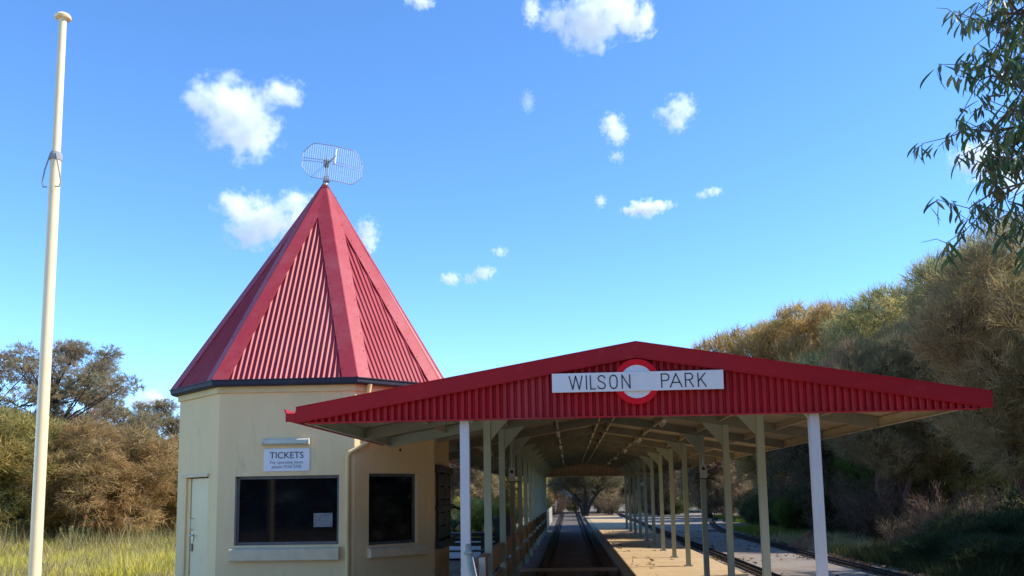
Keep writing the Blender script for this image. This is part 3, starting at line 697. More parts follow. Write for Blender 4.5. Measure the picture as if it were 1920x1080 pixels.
def limb_mesh(name, seed, base_pts, lobes, r0, m, twigs=5, twig_r=.012, nside=6):
    rd = random.Random(seed); mb = MB()
    for stem in base_pts:
        k = len(stem); mb.tube(stem, [r0 * (1 - .6 * i / (k - 1)) for i in range(k)], nside + 2)
    tops = [Vector(s[-1]) for s in base_pts]; mids = [Vector(s[len(s) // 2]) for s in base_pts]
    for l in lobes:
        c = Vector(l[:3]); rad = Vector(l[3:6])
        src = min(tops + mids, key=lambda p: (p - c).length + (3 if p.z > c.z else 0))
        mp = src.lerp(c, .5) + Vector((rd.uniform(-.25, .25), rd.uniform(-.25, .25), rd.uniform(.0, .3))) * rad.x * .6
        rr_ = r0 * .34
        mb.tube([src, src.lerp(mp, .5) + Vector((0, 0, .06)), mp, c], [rr_, rr_ * .8, rr_ * .6, rr_ * .4], nside)
        for _ in range(twigs):
            d = Vector((rd.gauss(0, 1), rd.gauss(0, 1), rd.gauss(.25, .9))).normalized(); e_ = c + Vector((d.x * rad.x, d.y * rad.y, d.z * rad.z)) * rd.uniform(.7, 1.05)
            b_ = mp.lerp(c, rd.uniform(.3, 1)); mb.tube([b_, b_.lerp(e_, .5) + Vector((rd.uniform(-.1, .1), rd.uniform(-.1, .1), rd.uniform(-.05, .12))), e_], [twig_r * 1.6, twig_r, twig_r * .5], 4, False)
    return mb.mesh(name, m, True)
def stem_pts(x0, y0, x1, y1, h, rd, k=5, wob=.12):
    return [(x0 + (x1 - x0) * i / k + rd.uniform(-wob, wob) * (i > 0), y0 + (y1 - y0) * i / k + rd.uniform(-wob, wob) * (i > 0), h * i / k) for i in range(k + 1)]
def bushy_lobes(seed, h, r, n=11, z0=.25, rl=.42):
    """clumps spread over and inside an uneven ellipsoid"""
    rd = random.Random(seed); L_ = []; zc = h * (1 + z0) / 2; hz = h * (1 - z0) / 2
    for i in range(n):
        c_ = 1 - 2 * (i + .5) / n; s_ = math.sqrt(1 - c_ * c_); a = i * 2.39996 + rd.uniform(-.35, .35)
        f = rd.uniform(.60, .92) if i % 4 else rd.uniform(.15, .5)
        q = r * rl * rd.uniform(.7, 1.3); wid = 1.0 if c_ > -.2 else .82
        L_.append((r * .88 * s_ * f * wid * math.cos(a), r * .88 * s_ * f * wid * math.sin(a), max(q * .5, zc + (hz - q * .6) * c_ * (f if i % 4 == 0 else .97) + rd.uniform(-.12, .12) * hz), q * 1.12, q * 1.12, q * .9))
    return L_
protos = {}
def make_tree(key, seed, h, r, pal, tufts, per=10, bl=.34, bw=.016, n=12, z0=.25, rl=.42, upb=.5, stems=2, r0=.11, bark=None, airy=False, twigs=5, pn=.9):
    rd = random.Random(seed)
    if airy:
        lobes = []
        for i in range(n):
            a = rd.uniform(0, 6.283); t = rd.random() ** .6; zz = h * (.36 + .62 * rd.random())
            lim = r * math.sqrt(max(.05, 1 - ((zz / h - .62) / .42) ** 2)); q = r * rl * rd.uniform(.7, 1.25)
            lobes.append((lim * t * math.cos(a), lim * t * math.sin(a), zz, q * 1.15, q * 1.15, q * .7))
    else: lobes = bushy_lobes(seed, h, r, n, z0, rl)
    bp = [stem_pts(rd.uniform(-.2, .2), rd.uniform(-.2, .2), rd.uniform(-.5, .5) * r * .6, rd.uniform(-.5, .5) * r * .6, h * rd.uniform(.5, .68), rd) for _ in range(stems)]
    cm = crown_mesh('crown', seed, lobes, tufts, per, bl, bw, pal, upb, shell=.3 if airy else .5, pn=pn)
    lm = limb_mesh('trunk', seed + 1, bp, lobes, r0, bark or m_bark, twigs)
    protos[key] = (lm, cm)
def place_tree(key, name, x, y, label, cat='tree', s=1.0, sz=None, rz=0, group=None):
    t = thing(name, label, cat, (x, y, GZ - .03), rz, group); t.scale = (s, s, sz or s)
    obj('trunk', protos[key][0], t); obj('crown', protos[key][1], t)
    return t

make_tree('olive', 11, 6.2, 3.0, 'olive', 6500, 9, .40, .030, 38, .03, .26, .25)
make_tree('brown', 12, 6.1, 3.0, 'brown', 6500, 9, .40, .030, 38, .03, .26, .2)
make_tree('gold', 13, 10.4, 3.6, 'gold', 6000, 9, .50, .036, 40, .22, .24, .8)
make_tree('grey', 14, 9.6, 3.5, 'grey', 7000, 9, .46, .030, 42, .10, .24, .7)
make_tree('near', 15, 7.8, 3.0, 'nearp', 9500, 10, .34, .015, 44, .30, .23, .6, 3, .13, m_barkred)
make_tree('airy', 16, 10.4, 3.7, 'purple', 5600, 9, .25, .030, 66, .4, .18, .4, 2, .14, None, True, 7)
make_tree('forest', 17, 8.4, 3.0, 'dull', 4200, 8, .46, .040, 36, .06, .26, .3, 2, .15, None, False, 7)
make_tree('shade', 18, 8.0, 3.2, 'dark', 4200, 8, .46, .040, 36, .04, .27, .3, 3, .13, None, False, 7)
def rx(px): return -.678 + .000662 * px if px < 900 else .157 + (px - 1320) * .000605
# beyond the kiosk
place_tree('olive', 'weeping_tree', rx(30) * 30, 30, 'olive drooping tree standing behind the flagpole', s=.98, sz=.84, rz=.4)
place_tree('brown', 'weeping_tree', rx(205) * 31, 31, 'brown drooping tree between the flagpole and the kiosk', s=1.0, sz=.74, rz=2.2)
place_tree('brown', 'weeping_tree', rx(322) * 35, 35, 'brown grey drooping tree half hidden by the kiosk wall', s=.9, sz=.70, rz=4.0)
place_tree('olive', 'weeping_tree', rx(-95) * 32, 32, 'olive drooping tree cut by the picture edge beyond the flagpole', s=1.0, sz=.95, rz=3.0)
place_tree('airy', 'gum_tree', rx(125) * 46, 46, 'tall airy tree with sky showing through above the drooping trees', s=1.12, sz=1.0, rz=.3)
place_tree('airy', 'gum_tree', rx(-70) * 44, 44, 'tall airy tree at the very edge of the picture', s=1.1, sz=1.06, rz=2.5)
place_tree('airy', 'gum_tree', rx(182) * 50, 50, 'airy olive tree on the kiosk side of the tall airy tree', s=.85, sz=.78, rz=1.6)
place_tree('airy', 'gum_tree', rx(310) * 52, 52, 'small airy tree just clear of the kiosk eave', s=.78, sz=.74, rz=4.2)
place_tree('shade', 'dark_tree', rx(110) * 38, 38, 'dark low tree behind the brown drooping tree', s=.75, sz=.55, rz=1)
place_tree('shade', 'dark_tree', rx(260) * 39, 39, 'dark low tree behind the kiosk corner', s=.72, sz=.52, rz=2)
place_tree('shade', 'dark_tree', rx(0) * 38, 38, 'dark low tree behind the olive drooping tree', s=.75, sz=.62, rz=3)
# right of the shelter
place_tree('gold', 'golden_tree', 10.2, 46, 'golden brown bushy tree rising just above the gable', s=1.04, rz=.2)
place_tree('gold', 'golden_tree', 12.6, 42.5, 'golden brown tree between the gable and the grey green tree', s=1.04, rz=2.3)
place_tree('grey', 'casuarina_tree', 12.2, 33.5, 'grey green feathery tree above the far slope of the gable', s=1.06, sz=.94, rz=1.9)
place_tree('grey', 'casuarina_tree', 13.6, 36.5, 'olive grey tree filling the bank between golden and grey green trees', s=1.0, rz=5.5)
place_tree('grey', 'casuarina_tree', 13.2, 28.6, 'tall grey green feathery tree behind the hanging gum leaves', s=1.0, rz=2.9)
place_tree('near', 'casuarina_tree', 8.1, 15.6, 'brownish feathery tree with red bark trunks at the picture edge', s=.80, rz=1.2)
place_tree('grey', 'casuarina_tree', 19.5, 42, 'tall feathery tree at the back of the grove', s=1.32, rz=4.4)
place_tree('near', 'casuarina_tree', 9.9, 27.6, 'brown feathery tree over the dry brush beside the track', s=.86, rz=3.6)
place_tree('shade', 'dark_tree', 9.4, 33, 'dark many stemmed tree behind the mulch heap', s=.80, rz=.8)
place_tree('shade', 'dark_tree', 12.2, 38, 'dark shaded tree deep in the grove under the golden trees', s=.85, rz=2.2)
place_tree('forest', 'bush_tree', 12.4, 53, 'dull brown tree seen between the platform posts', s=.85, rz=.1)
place_tree('forest', 'bush_tree', 9.0, 58, 'dull brown tree seen past the far platform posts', s=.85, rz=1.7)
place_tree('shade', 'dark_tree', 16, 47, 'dark tree behind the second platform post', s=.9, rz=4)
place_tree('forest', 'bush_tree', 6.6, 66, 'dull brown tree past the end of the platform', s=.7, rz=2.6)
place_tree('brown', 'bush_tree', 15.2, 57, 'warm brown tree deep behind the platform posts', s=1.0, rz=3.3)
place_tree('forest', 'bush_tree', 11.2, 64, 'dull tree filling the gap beyond the curving tracks', s=.8, rz=4.6)
place_tree('olive', 'weeping_tree', rx(100) * 36, 36, 'olive tree filling in behind the two drooping trees', s=.95, sz=.72, rz=5.2)
place_tree('shade', 'dark_tree', rx(185) * 40, 40, 'dark tree closing the gap under the airy tree', s=.78, sz=.55, rz=5.8)
# behind the shelter and the kiosk
i = 0
for (x, y, s, key) in [(-9.8, 52, .72, 'brown'), (-6.6, 56, .8, 'forest'), (-3.6, 60, .82, 'olive'), (-12.5, 46, .7, 'olive')]:
    place_tree(key, 'bush_tree', x, y, ['brown tree seen beside the serving hatch', 'dull tree behind the front fence side post', 'olive tree behind the middle fence side posts', 'olive tree mostly hidden behind the kiosk'][i], s=s, rz=i * 1.3); i += 1
rd = random.Random(8)
for i in range(22):
    x = -16 + i * 2.0 + rd.uniform(-.7, .7); y = 77 + rd.uniform(-2, 12)
    place_tree(rd.choice(['forest', 'forest', 'shade', 'brown']), 'forest_tree', x, y, 'grey brown tree in the wood beyond the far end of the shelter', s=rd.uniform(.85, 1.05) * (1.2 if False else 1), rz=rd.uniform(0, 6), group='wood beyond the shelter')
# big spreading tree at the end of the tracks
rd = random.Random(21)
lob = [(-3.2, 0, 4.6, 1.5, 1.5, 1.0), (-1.8, .5, 5.8, 1.6, 1.6, 1.1), (0, 0, 6.6, 1.8, 1.8, 1.2), (1.9, .3, 5.9, 1.6, 1.6, 1.1), (3.3, 0, 4.8, 1.5, 1.5, 1.0), (.8, -1, 4.9, 1.3, 1.3, .9), (-1.1, 1.2, 4.7, 1.3, 1.3, .9)]
bt = thing('spreading_tree', 'large dark spreading tree at the end of the platform', 'tree', (1.2, 69, GZ - .02)); bt.scale = (.62, .62, .56)
stems = [[(-.1, 0, 0), (-.25, 0, .9), (-.55, .1, 1.9), (-1.3, .1, 3.1)], [(.05, 0, 0), (.05, .1, 1.0), (.1, .2, 2.2), (.0, .2, 3.9)], [(.15, 0, 0), (.3, 0, .9), (.75, 0, 1.9), (1.6, .1, 3.2)], [(-.15, .05, 0), (-.5, -.1, 1.4), (-1.5, -.2, 2.5), (-2.9, -.2, 3.6)]]
obj('trunk', limb_mesh('trunk', 22, stems, lob, .33, m_bark, 7, .02), bt)
obj('crown', crown_mesh('crown', 23, lob, 4200, 9, .42, .026, 'dark', .2, shell=.4), bt)
db = MB()
for k in range(9):
    t = Vector((-1.6, -.4, 2.7)) + Vector((rd.uniform(-.2, .2), 0, rd.uniform(-.2, .3))); e_ = t + Vector((-1.3 + rd.uniform(-.7, .6), -.4, .8 + rd.uniform(-.4, .5)))
    db.tube([t, t.lerp(e_, .5) + Vector((0, 0, .1)), e_], [.05, .035, .012], 5)
db.build('dead_branches', m_dead, bt, True)

# unseen wood added to cut sky fill and darken window reflections
rdw = random.Random(4)
lobw = [(-26 + k * 2.3 + rdw.uniform(-.8, .8), -24 + rdw.uniform(-2.5, 2), z_, 2.4, 2.4, 1.9) for k in range(24) for z_ in (2.0, 4.6, 7.2)] + [(17 + rdw.uniform(-1, 2.5), -6 + k * 2.2, z_, 2.3, 2.3, 1.9) for k in range(14) for z_ in (1.8, 4.4, 6.6)]
tag(obj('added_woods', crown_mesh('added_woods', 61, lobw, 28000, 6, .9, .11, 'dull', .3, shell=.5)), 'added wood out of view that blocks sky light and darkens reflections', 'wood', kind='stuff')

# shrubs
def twig_shrub_mesh(name, seed, h, r, n_, pal, bw=.012):
    """fan of stems from the base, each carrying fine side twigs"""
    rg = np.random.default_rng(seed); ns = 34
    a = rg.random(ns) * 6.283; tilt = rg.random(ns) ** .8 * .95; ln = h * (.45 + .65 * rg.random(ns))
    bx_ = np.stack([np.cos(a), np.sin(a), np.zeros(ns)], 1) * (rg.random(ns)[:, None] * r * .45)
    dr = unit(np.stack([np.cos(a) * tilt, np.sin(a) * tilt, np.ones(ns)], 1))
    k = rg.integers(0, ns, n_); t = .12 + .88 * rg.random(n_) ** .8
    P = bx_[k] + dr[k] * (ln[k] * t)[:, None] + rg.normal(size=(n_, 3)) * .10 * r * t[:, None]; P[:, 2] = np.abs(P[:, 2])
    D = unit(dr[k] + rg.normal(size=(n_, 3)) * .65); L_ = h * (.08 + .16 * rg.random(n_)); Wd = bw * (.6 + .8 * rg.random(n_))
    V = [blades(P, D, L_, Wd, rg)]
    pc = [np.array(PAL[pal])[rg.integers(0, 3, n_)] * (1 + rg.normal(size=(n_, 1)) * .2)]
    V.append(blades(np.repeat(bx_, 2, 0), np.repeat(dr, 2, 0), np.repeat(ln, 2), np.full(ns * 2, bw * 2.2), rg)); pc.append(np.tile(np.array([[.12, .09, .07]]), (ns * 2, 1)))
    return tri_mesh(name, np.concatenate(V), np.clip(np.concatenate(pc), .01, .8), m_leaf)
def shrub(me_key, x, y, s, label, rz=0, group=None, sz=None, z=GZ):
    o = obj('dry_shrub' if 'twig' in me_key else 'shrub', shr[me_key]); o.location = (x, y, z - .02); o.rotation_euler = (0, 0, rz); o.scale = (s, s, sz or s)
    return tag(o, label, 'shrub', group)
shr = dict(
 twig=twig_shrub_mesh('dry_shrub', 31, 2.2, 1.3, 4200, 'red', .016),
 twigpale=twig_shrub_mesh('dry_shrub', 32, 1.6, 1.2, 3600, 'scrub', .014),
 green=crown_mesh('shrub', 33, bushy_lobes(33, 2.0, 1.3, 18, .06, .32), 2600, 10, .24, .016, 'green', .6, pn=2),
 dark=crown_mesh('shrub', 34, bushy_lobes(34, 1.3, 1.7, 20, .04, .30), 3000, 10, .30, .018, 'deep', .6, pn=2),
 bright=crown_mesh('shrub', 35, bushy_lobes(35, 1.6, 1.1, 16, .10, .32), 1800, 10, .24, .018, 'bright', .7, pn=2),
 yellow=crown_mesh('shrub', 36, bushy_lobes(36, 1.7, .9, 14, .3, .34), 1300, 10, .18, .02, 'yellow', .5, pn=2))
shrub('twig', 9.3, 27.6, 1.0, 'reddish dry twiggy brush just past the front platform post', .3)
shrub('twig', 10.6, 29.5, 1.15, 'taller reddish dry brush behind the first twiggy brush', 1.9)
shrub('twigpale', 8.9, 23.8, .65, 'pale dry brush between the track and the red barked tree', 1.1)
shrub('twig', 10.2, 24.2, .8, 'dry brown brush in the shade under the feathery tree', 2.6)
shrub('twigpale', 11.4, 25.5, 1.0, 'grey brown brush deep under the feathery trees', 4.1)
shrub('dark', 8.6, 20.8, .75, 'low dark green bush beside the outer track', .5, sz=.5)
shrub('dark', 9.0, 18.9, .8, 'dark green bush at the foot of the red barked tree', 2.0, sz=.5)
shrub('dark', 10.6, 21.6, 1.1, 'dark bush between the dry brush and the red barked trunks', 3.3, sz=.8)
shrub('green', 11.4, 30.5, 1.9, 'bright green sunlit shrub under the gable end', .2, sz=2.0)
shrub('green', 9.0, 35.6, .8, 'small green shrub at the foot of the many stemmed tree', 1.2)
shrub('bright', -4.1, 38, 1.0, 'yellow green bush behind the bench', .4)
shrub('bright', -2.9, 39.5, .8, 'small yellow green bush behind the bin', 2.4)
shrub('yellow', -6.35, 31, 1.0, 'yellow flowering shrub beside the serving hatch', 1.0, sz=1.15)
shrub('dark', -6.5, 37, 1.0, 'low dark shrub standing in for the shadow under the yellow green bush', 1.0, sz=.6)  # dark shape put in as the shadow under the bush
shrub('twigpale', 3.2, 72, 1.1, 'pale dry brush beside the large spreading tree', 0)
shrub('twig', -1.2, 73, .9, 'dry brush on the fence side of the spreading tree', 0)
shrub('dark', 13.5, 22.5, 1.6, 'dark understorey bush behind the red barked trunks', 1.0)
shrub('dark', 12.5, 34.5, 1.7, 'dark understorey bush behind the bright green shrub', 2.0)
k_ = 0
for (x, y, s_, key, lb) in [(10.2, 37, 1.0, 'twig', 'brown scrub behind the sunlit verge grass'), (9.6, 41.5, .9, 'dark', 'dark green scrub seen past the third platform post'), (11.6, 40, 1.2, 'twig', 'tall brown scrub in the shade of the golden trees'), (10.8, 44.5, 1.1, 'twigpale', 'pale brown scrub seen past the fourth platform post'),
        (11.4, 48, 1.2, 'dark', 'dark scrub seen between the fourth and fifth posts'), (13.4, 46, 1.3, 'twig', 'brown scrub deep behind the fourth post'), (11.0, 52.5, 1.1, 'twigpale', 'pale scrub seen past the fifth platform post'), (12.6, 56, 1.3, 'dark', 'dark scrub near the bend of the outer track'),
        (10.6, 62, 1.2, 'twig', 'brown scrub where the outer track bends away'), (7.5, 69, 1.2, 'dark', 'dark scrub past the end of the platform'), (5.2, 72, 1.1, 'twigpale', 'pale scrub between the platform end and the wood'), (-3.4, 72, 1.2, 'dark', 'dark scrub past the picket fence'), (-2.6, 66, .8, 'twigpale', 'pale scrub by the end of the picket fence')]:
    shrub(key, x, y, s_, lb, k_ * 1.1); k_ += 1
# mulch heap
mb = MB(); rd = random.Random(9); nn_ = 22
pts = [(0, 0, .48)] + [((.95 * f) * math.cos(6.283 * k / nn_) * rd.uniform(.85, 1.1), .7 * f * math.sin(6.283 * k / nn_) * rd.uniform(.85, 1.1), .5 * (1 - f) ** .8 * rd.uniform(.75, 1.2)) for f in (.25, .5, .75, 1.0) for k in range(nn_)]
fs = [(0, 1 + k, 1 + (k + 1) % nn_) for k in range(nn_)] + [(1 + q * nn_ + k, 1 + q * nn_ + (k + 1) % nn_, 1 + (q + 1) * nn_ + (k + 1) % nn_, 1 + (q + 1) * nn_ + k) for q in range(3) for k in range(nn_)]
fs = [f if len(f) == 3 else (f[0], f[3], f[2], f[1]) for f in fs]
mb.add(pts, fs); o = mb.build('mulch_heap', m_mulch, smooth=True); o.location = (7.35, 27.2, GZ); tag(o, 'orange brown heap of mulch beside the outer track', 'mulch')

# grass
def grass(name, seed, n_, area, h, bw, pal, label, z=GZ, clump=True):
    rg = np.random.default_rng(seed); x0, x1, y0, y1 = area
    if clump:
        nc = n_ // 9; cx_ = rg.random(nc) * (x1 - x0) + x0; cy2 = rg.random(nc) * (y1 - y0) + y0
        P = np.stack([np.repeat(cx_, 9) + rg.normal(size=nc * 9) * .11, np.repeat(cy2, 9) + rg.normal(size=nc * 9) * .11, np.full(nc * 9, z)], 1); n_ = nc * 9
    D = unit(np.stack([rg.normal(size=n_) * .42, rg.normal(size=n_) * .42, np.ones(n_)], 1))
    nz = lofreq(P, .8, seed); L_ = h * (.35 + .6 * rg.random(n_) + .5 * np.repeat(rg.random(n_ // 9) ** 3, 9)) * (1 + .55 * nz); Wd = bw * (.6 + .8 * rg.random(n_))
    q = np.array(PAL[pal]); nzc = lofreq(P, 1.7, seed + 3) + rg.normal(size=n_) * .35
    cc = q[np.where(nzc > .1, 0, np.where(nzc > -.25, 1, 2))] * (1 + rg.normal(size=(n_, 1)) * .16)
    return tag(obj(name, tri_mesh(name, blades(P, D, L_, Wd, rg), np.clip(cc, .01, .8), m_grass)), label, 'grass', kind='stuff')
PAL['field'] = [(.62, .52, .07), (.47, .43, .06), (.62, .48, .15)]
PAL['straw'] = [(.50, .40, .21), (.40, .33, .14), (.32, .30, .08)]
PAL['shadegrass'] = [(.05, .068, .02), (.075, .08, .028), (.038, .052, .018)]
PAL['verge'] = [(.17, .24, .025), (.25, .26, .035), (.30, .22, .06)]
grass('field_grass', 41, 75000, (-27, -6.4, 17.5, 34), .42, .026, 'field', 'tall yellow green grass in the field beside the kiosk', GZ + .03)
grass('dry_grass', 42, 26000, (-26, -7, 15.5, 30), .50, .020, 'straw', 'dry straw coloured grass at the near edge of the field', GZ + .03)
grass('tall_weeds', 48, 7000, (-25, -8, 26, 31), .95, .022, 'straw', 'tall dry weeds at the back of the field under the trees', GZ + .03)
grass('verge_grass', 43, 9000, (7.3, 9.4, 34, 41), .34, .022, 'verge', 'bright sunlit grass on the verge beyond the tracks')
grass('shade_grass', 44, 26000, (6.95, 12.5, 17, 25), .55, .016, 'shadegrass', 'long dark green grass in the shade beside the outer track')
grass('verge_grass', 45, 9000, (6.95, 10.5, 26, 32), .32, .018, 'straw', 'dry pale grass around the mulch heap')
grass('far_grass', 46, 7000, (9.2, 14, 48, 60), .26, .03, 'verge', 'green grass at the far end of the platform')
grass('far_grass', 47, 8000, (-9, -1.6, 34.5, 45), .30, .025, 'verge', 'green grass behind the bench and the bin')
def litter(name, seed, n_, area, label, z):
    rg = np.random.default_rng(seed); x0, x1, y0, y1 = area
    P = np.stack([rg.random(n_) * (x1 - x0) + x0, rg.random(n_) * (y1 - y0) + y0, np.full(n_, z) + rg.random(n_) * .02], 1)
    keep = lofreq(P, .9, seed) + rg.normal(size=n_) * .25 > .05; P = P[keep]; n_ = len(P)
    D = unit(np.stack([rg.normal(size=n_), rg.normal(size=n_), rg.normal(size=n_) * .12], 1))
    cc = np.array([(.20, .12, .06), (.30, .20, .11), (.12, .08, .05)])[rg.integers(0, 3, n_)]
    return tag(obj(name, tri_mesh(name, blades(P, D, .10 + .10 * rg.random(n_), .025 + .03 * rg.random(n_), rg), cc, m_grass)), label, 'leaf litter', kind='stuff')
litter('leaf_litter', 51, 14000, (3.45, 6.9, 14, 40), 'brown fallen leaves scattered over the gravel', GZ + .035)
litter('platform_leaves', 52, 420, (1.3, 3.3, 12, 40), 'few fallen leaves on the platform', .004)
# tall weeds in front of the drooping trees
def weed(x, y, h, rz, label, head):
    w = thing('tall_weed', label, 'weed', (x, y, GZ), rz)
    rd = random.Random(int(x * 100)); mb = MB()
    tips = []
    for k in range(3):
        e_ = (rd.uniform(-.35, .35), rd.uniform(-.1, .1), h * rd.uniform(.75, 1)); tips.append(e_); mb.tube([(0, 0, 0), (e_[0] * .25, 0, e_[2] * .55), e_], [.014, .011, .007], 5)
    mb.build('stem', mat('weed_stem', (.33, .33, .14), .8), w)
    hm = MB()
    for e_ in tips:
        for k in range(7):
            a = k * .9; hm.tube([e_, (e_[0] + .055 * math.cos(a) * rd.uniform(.4, 1), e_[1] + .055 * math.sin(a), e_[2] + rd.uniform(.04, .13))], [.012, .008], 4)
    hm.build('flower_head', mat('weed_head', head, .9), w)
weed(rx(170) * 27, 27, 1.25, 0, 'tall weed with a rusty seed head in front of the brown tree', (.32, .11, .05))
weed(rx(150) * 26.6, 26.6, .95, 1, 'shorter pale green weed next to the rusty headed weed', (.30, .30, .10))
weed(rx(255) * 28, 28, 1.15, 2, 'brown dry weed nearer the kiosk wall', (.27, .17, .10))

# overhanging gum tree (trunk stands outside the frame)
gt = thing('gum_tree', 'gum tree with long hanging dark leaves reaching in at the upper corner', 'tree', (5.6, 7.2, GZ))
rd = random.Random(77); lm = MB()
def curve(a, b, sag, k=5): 
    a, b = Vector(a), Vector(b); return [a.lerp(b, i / k) + Vector((rd.uniform(-.04, .04), rd.uniform(-.04, .04), math.sin(math.pi * i / k) * sag + rd.uniform(-.03, .03))) for i in range(k + 1)]
trunk_top = (-.4, -.2, 4.2)
lm.tube([(0, 0, 0), (.05, 0, 1.5), (-.1, -.05, 3), trunk_top, (-.6, -.2, 5.6), (-.7, -.2, 6.6)], [.2, .17, .14, .11, .07, .04], 10)
# targets in world -> local (subtract 5.6, 7.2, GZ)
def Lc(x, y, z): return Vector((x + .36 - 5.6, y - 7.2, z + .10 - GZ))
clusters = []   # (pos, radius, leaves)
arms = [((-.5, -.2, 4.7), Lc(3.3, 6.5, 4.3)), ((-.4, -.2, 4.3), Lc(3.25, 6.3, 4.0)), ((-.25, -.15, 3.6), Lc(3.05, 6.6, 3.75)), (trunk_top, Lc(2.85, 6.5, 4.15)), ((-.5, -.2, 4.9), Lc(3.0, 6.5, 4.55)), ((-.6, -.2, 5.4), Lc(3.1, 6.5, 5.05)), ((-.3, -.15, 3.8), Lc(3.35, 6.6, 3.5)), ((-.6, -.2, 5.5), Lc(3.45, 6.4, 5.3))]
twig_tips = []
for a_, b_ in arms:
    p = curve(a_, b_, .12, 7); lm.tube(p, [.035 * (1 - .75 * i / 7) for i in range(8)], 6)
    for q in p[2:]:
        for _ in range(5):
            d = Vector((rd.gauss(-.35, .5), rd.gauss(0, .5), rd.gauss(.0, .4))); e_ = q + d.normalized() * rd.uniform(.18, .5)
            lm.tube([q, q.lerp(e_, .5) + Vector((0, 0, .04)), e_], [.009, .007, .0042], 4, False); twig_tips.append(e_)
            for _ in range(3):
                f_ = e_ + Vector((rd.gauss(-.15, .5), rd.gauss(0, .5), rd.gauss(-.1, .5))).normalized() * rd.uniform(.10, .26)
                lm.tube([e_, f_], [.0042, .003], 3, False); twig_tips.append(f_)
# fine bare twigs reaching to the sky side
for _ in range(120):
    q = rd.choice(twig_tips); e_ = q + Vector((rd.uniform(-.2, -.05), rd.uniform(-.08, .08), rd.uniform(-.06, .1)))
    lm.tube([q, q.lerp(e_, .5) + Vector((rd.uniform(-.03, .03), 0, .02 + rd.uniform(-.03, .03))), e_], [.0036, .003, .0018], 3, False)
lm.build('trunk', m_barkred, gt, True)
# leaf meshes: curved lance shapes
def leaf_mesh(L_, w, bend, colr):
    V = []; 
    ks = 6; mids = []
    for i in range(ks + 1):
        t = i / ks; mids.append((Vector((bend * math.sin(t * 1.6) * L_, .02 * math.sin(t * 3) * L_, -L_ * t)), w * (math.sin(math.pi * min(1, t * .93 + .05)) ** .8)))
    tris = []
    for i in range(ks):
        (a, wa), (b, wb_) = mids[i], mids[i + 1]
        a0, a1 = a - Vector((wa / 2, 0, 0)), a + Vector((wa / 2, .15 * wa, 0)); b0, b1 = b - Vector((wb_ / 2, 0, 0)), b + Vector((wb_ / 2, .15 * wb_, 0))
        tris += [(a0, a1, b1), (a0, b1, b0)]
    arr = np.array([[list(p) for p in t] for t in tris])
    return arr, np.tile(np.array(colr), (len(tris), 1))
variants = [leaf_mesh(.15, .027, .55, (.095, .16, .05)), leaf_mesh(.13, .027, -.5, (.13, .20, .06)), leaf_mesh(.17, .025, .7, (.08, .145, .06)), leaf_mesh(.10, .032, -.35, (.24, .25, .09)), leaf_mesh(.125, .028, .1, (.13, .165, .105))]
vmesh = [tri_mesh('leaf', a_, c_, m_gum) for a_, c_ in variants]
for me in vmesh: me.polygons.foreach_set('use_smooth', [True] * len(me.polygons))
crown = bpy.data.objects.new('crown', None)
acc_v, acc_c, nleaf = [], [], 0
allp = []
for q in twig_tips:
    for _ in range(rd.choice([6, 7, 8, 9])): allp.append(q + Vector((rd.gauss(0, .022), rd.gauss(0, .03), rd.gauss(-.005, .018))))
rd.shuffle(allp)
allp.sort(key=lambda p: p.x)
cr_v = None; leaf_objs = []
for k, p in enumerate(allp):
    vi = rd.randrange(5); rot = Matrix.Rotation(rd.uniform(0, 6.283), 4, 'Z') @ Matrix.Rotation(rd.gauss(0, .45), 4, 'X'); sc = rd.uniform(.62, 1.05)
    if k < 280: leaf_objs.append((vi, p, rot, sc))
    else:
        Mx = np.array((rot.to_3x3() * sc)); a_, c_ = variants[vi]; acc_v.append(a_ @ Mx.T + np.array(p)); acc_c.append(c_ * (1 + rd.gauss(0, .15)))
cm = tag(obj('crown', tri_mesh('crown', np.concatenate(acc_v), np.concatenate(acc_c), m_gum), gt), kind='stuff')
for vi, p, rot, sc in leaf_objs:
    o = obj('leaf', vmesh[vi], gt); o.matrix_local = Matrix.Translation(p) @ rot @ Matrix.Scale(sc, 4)

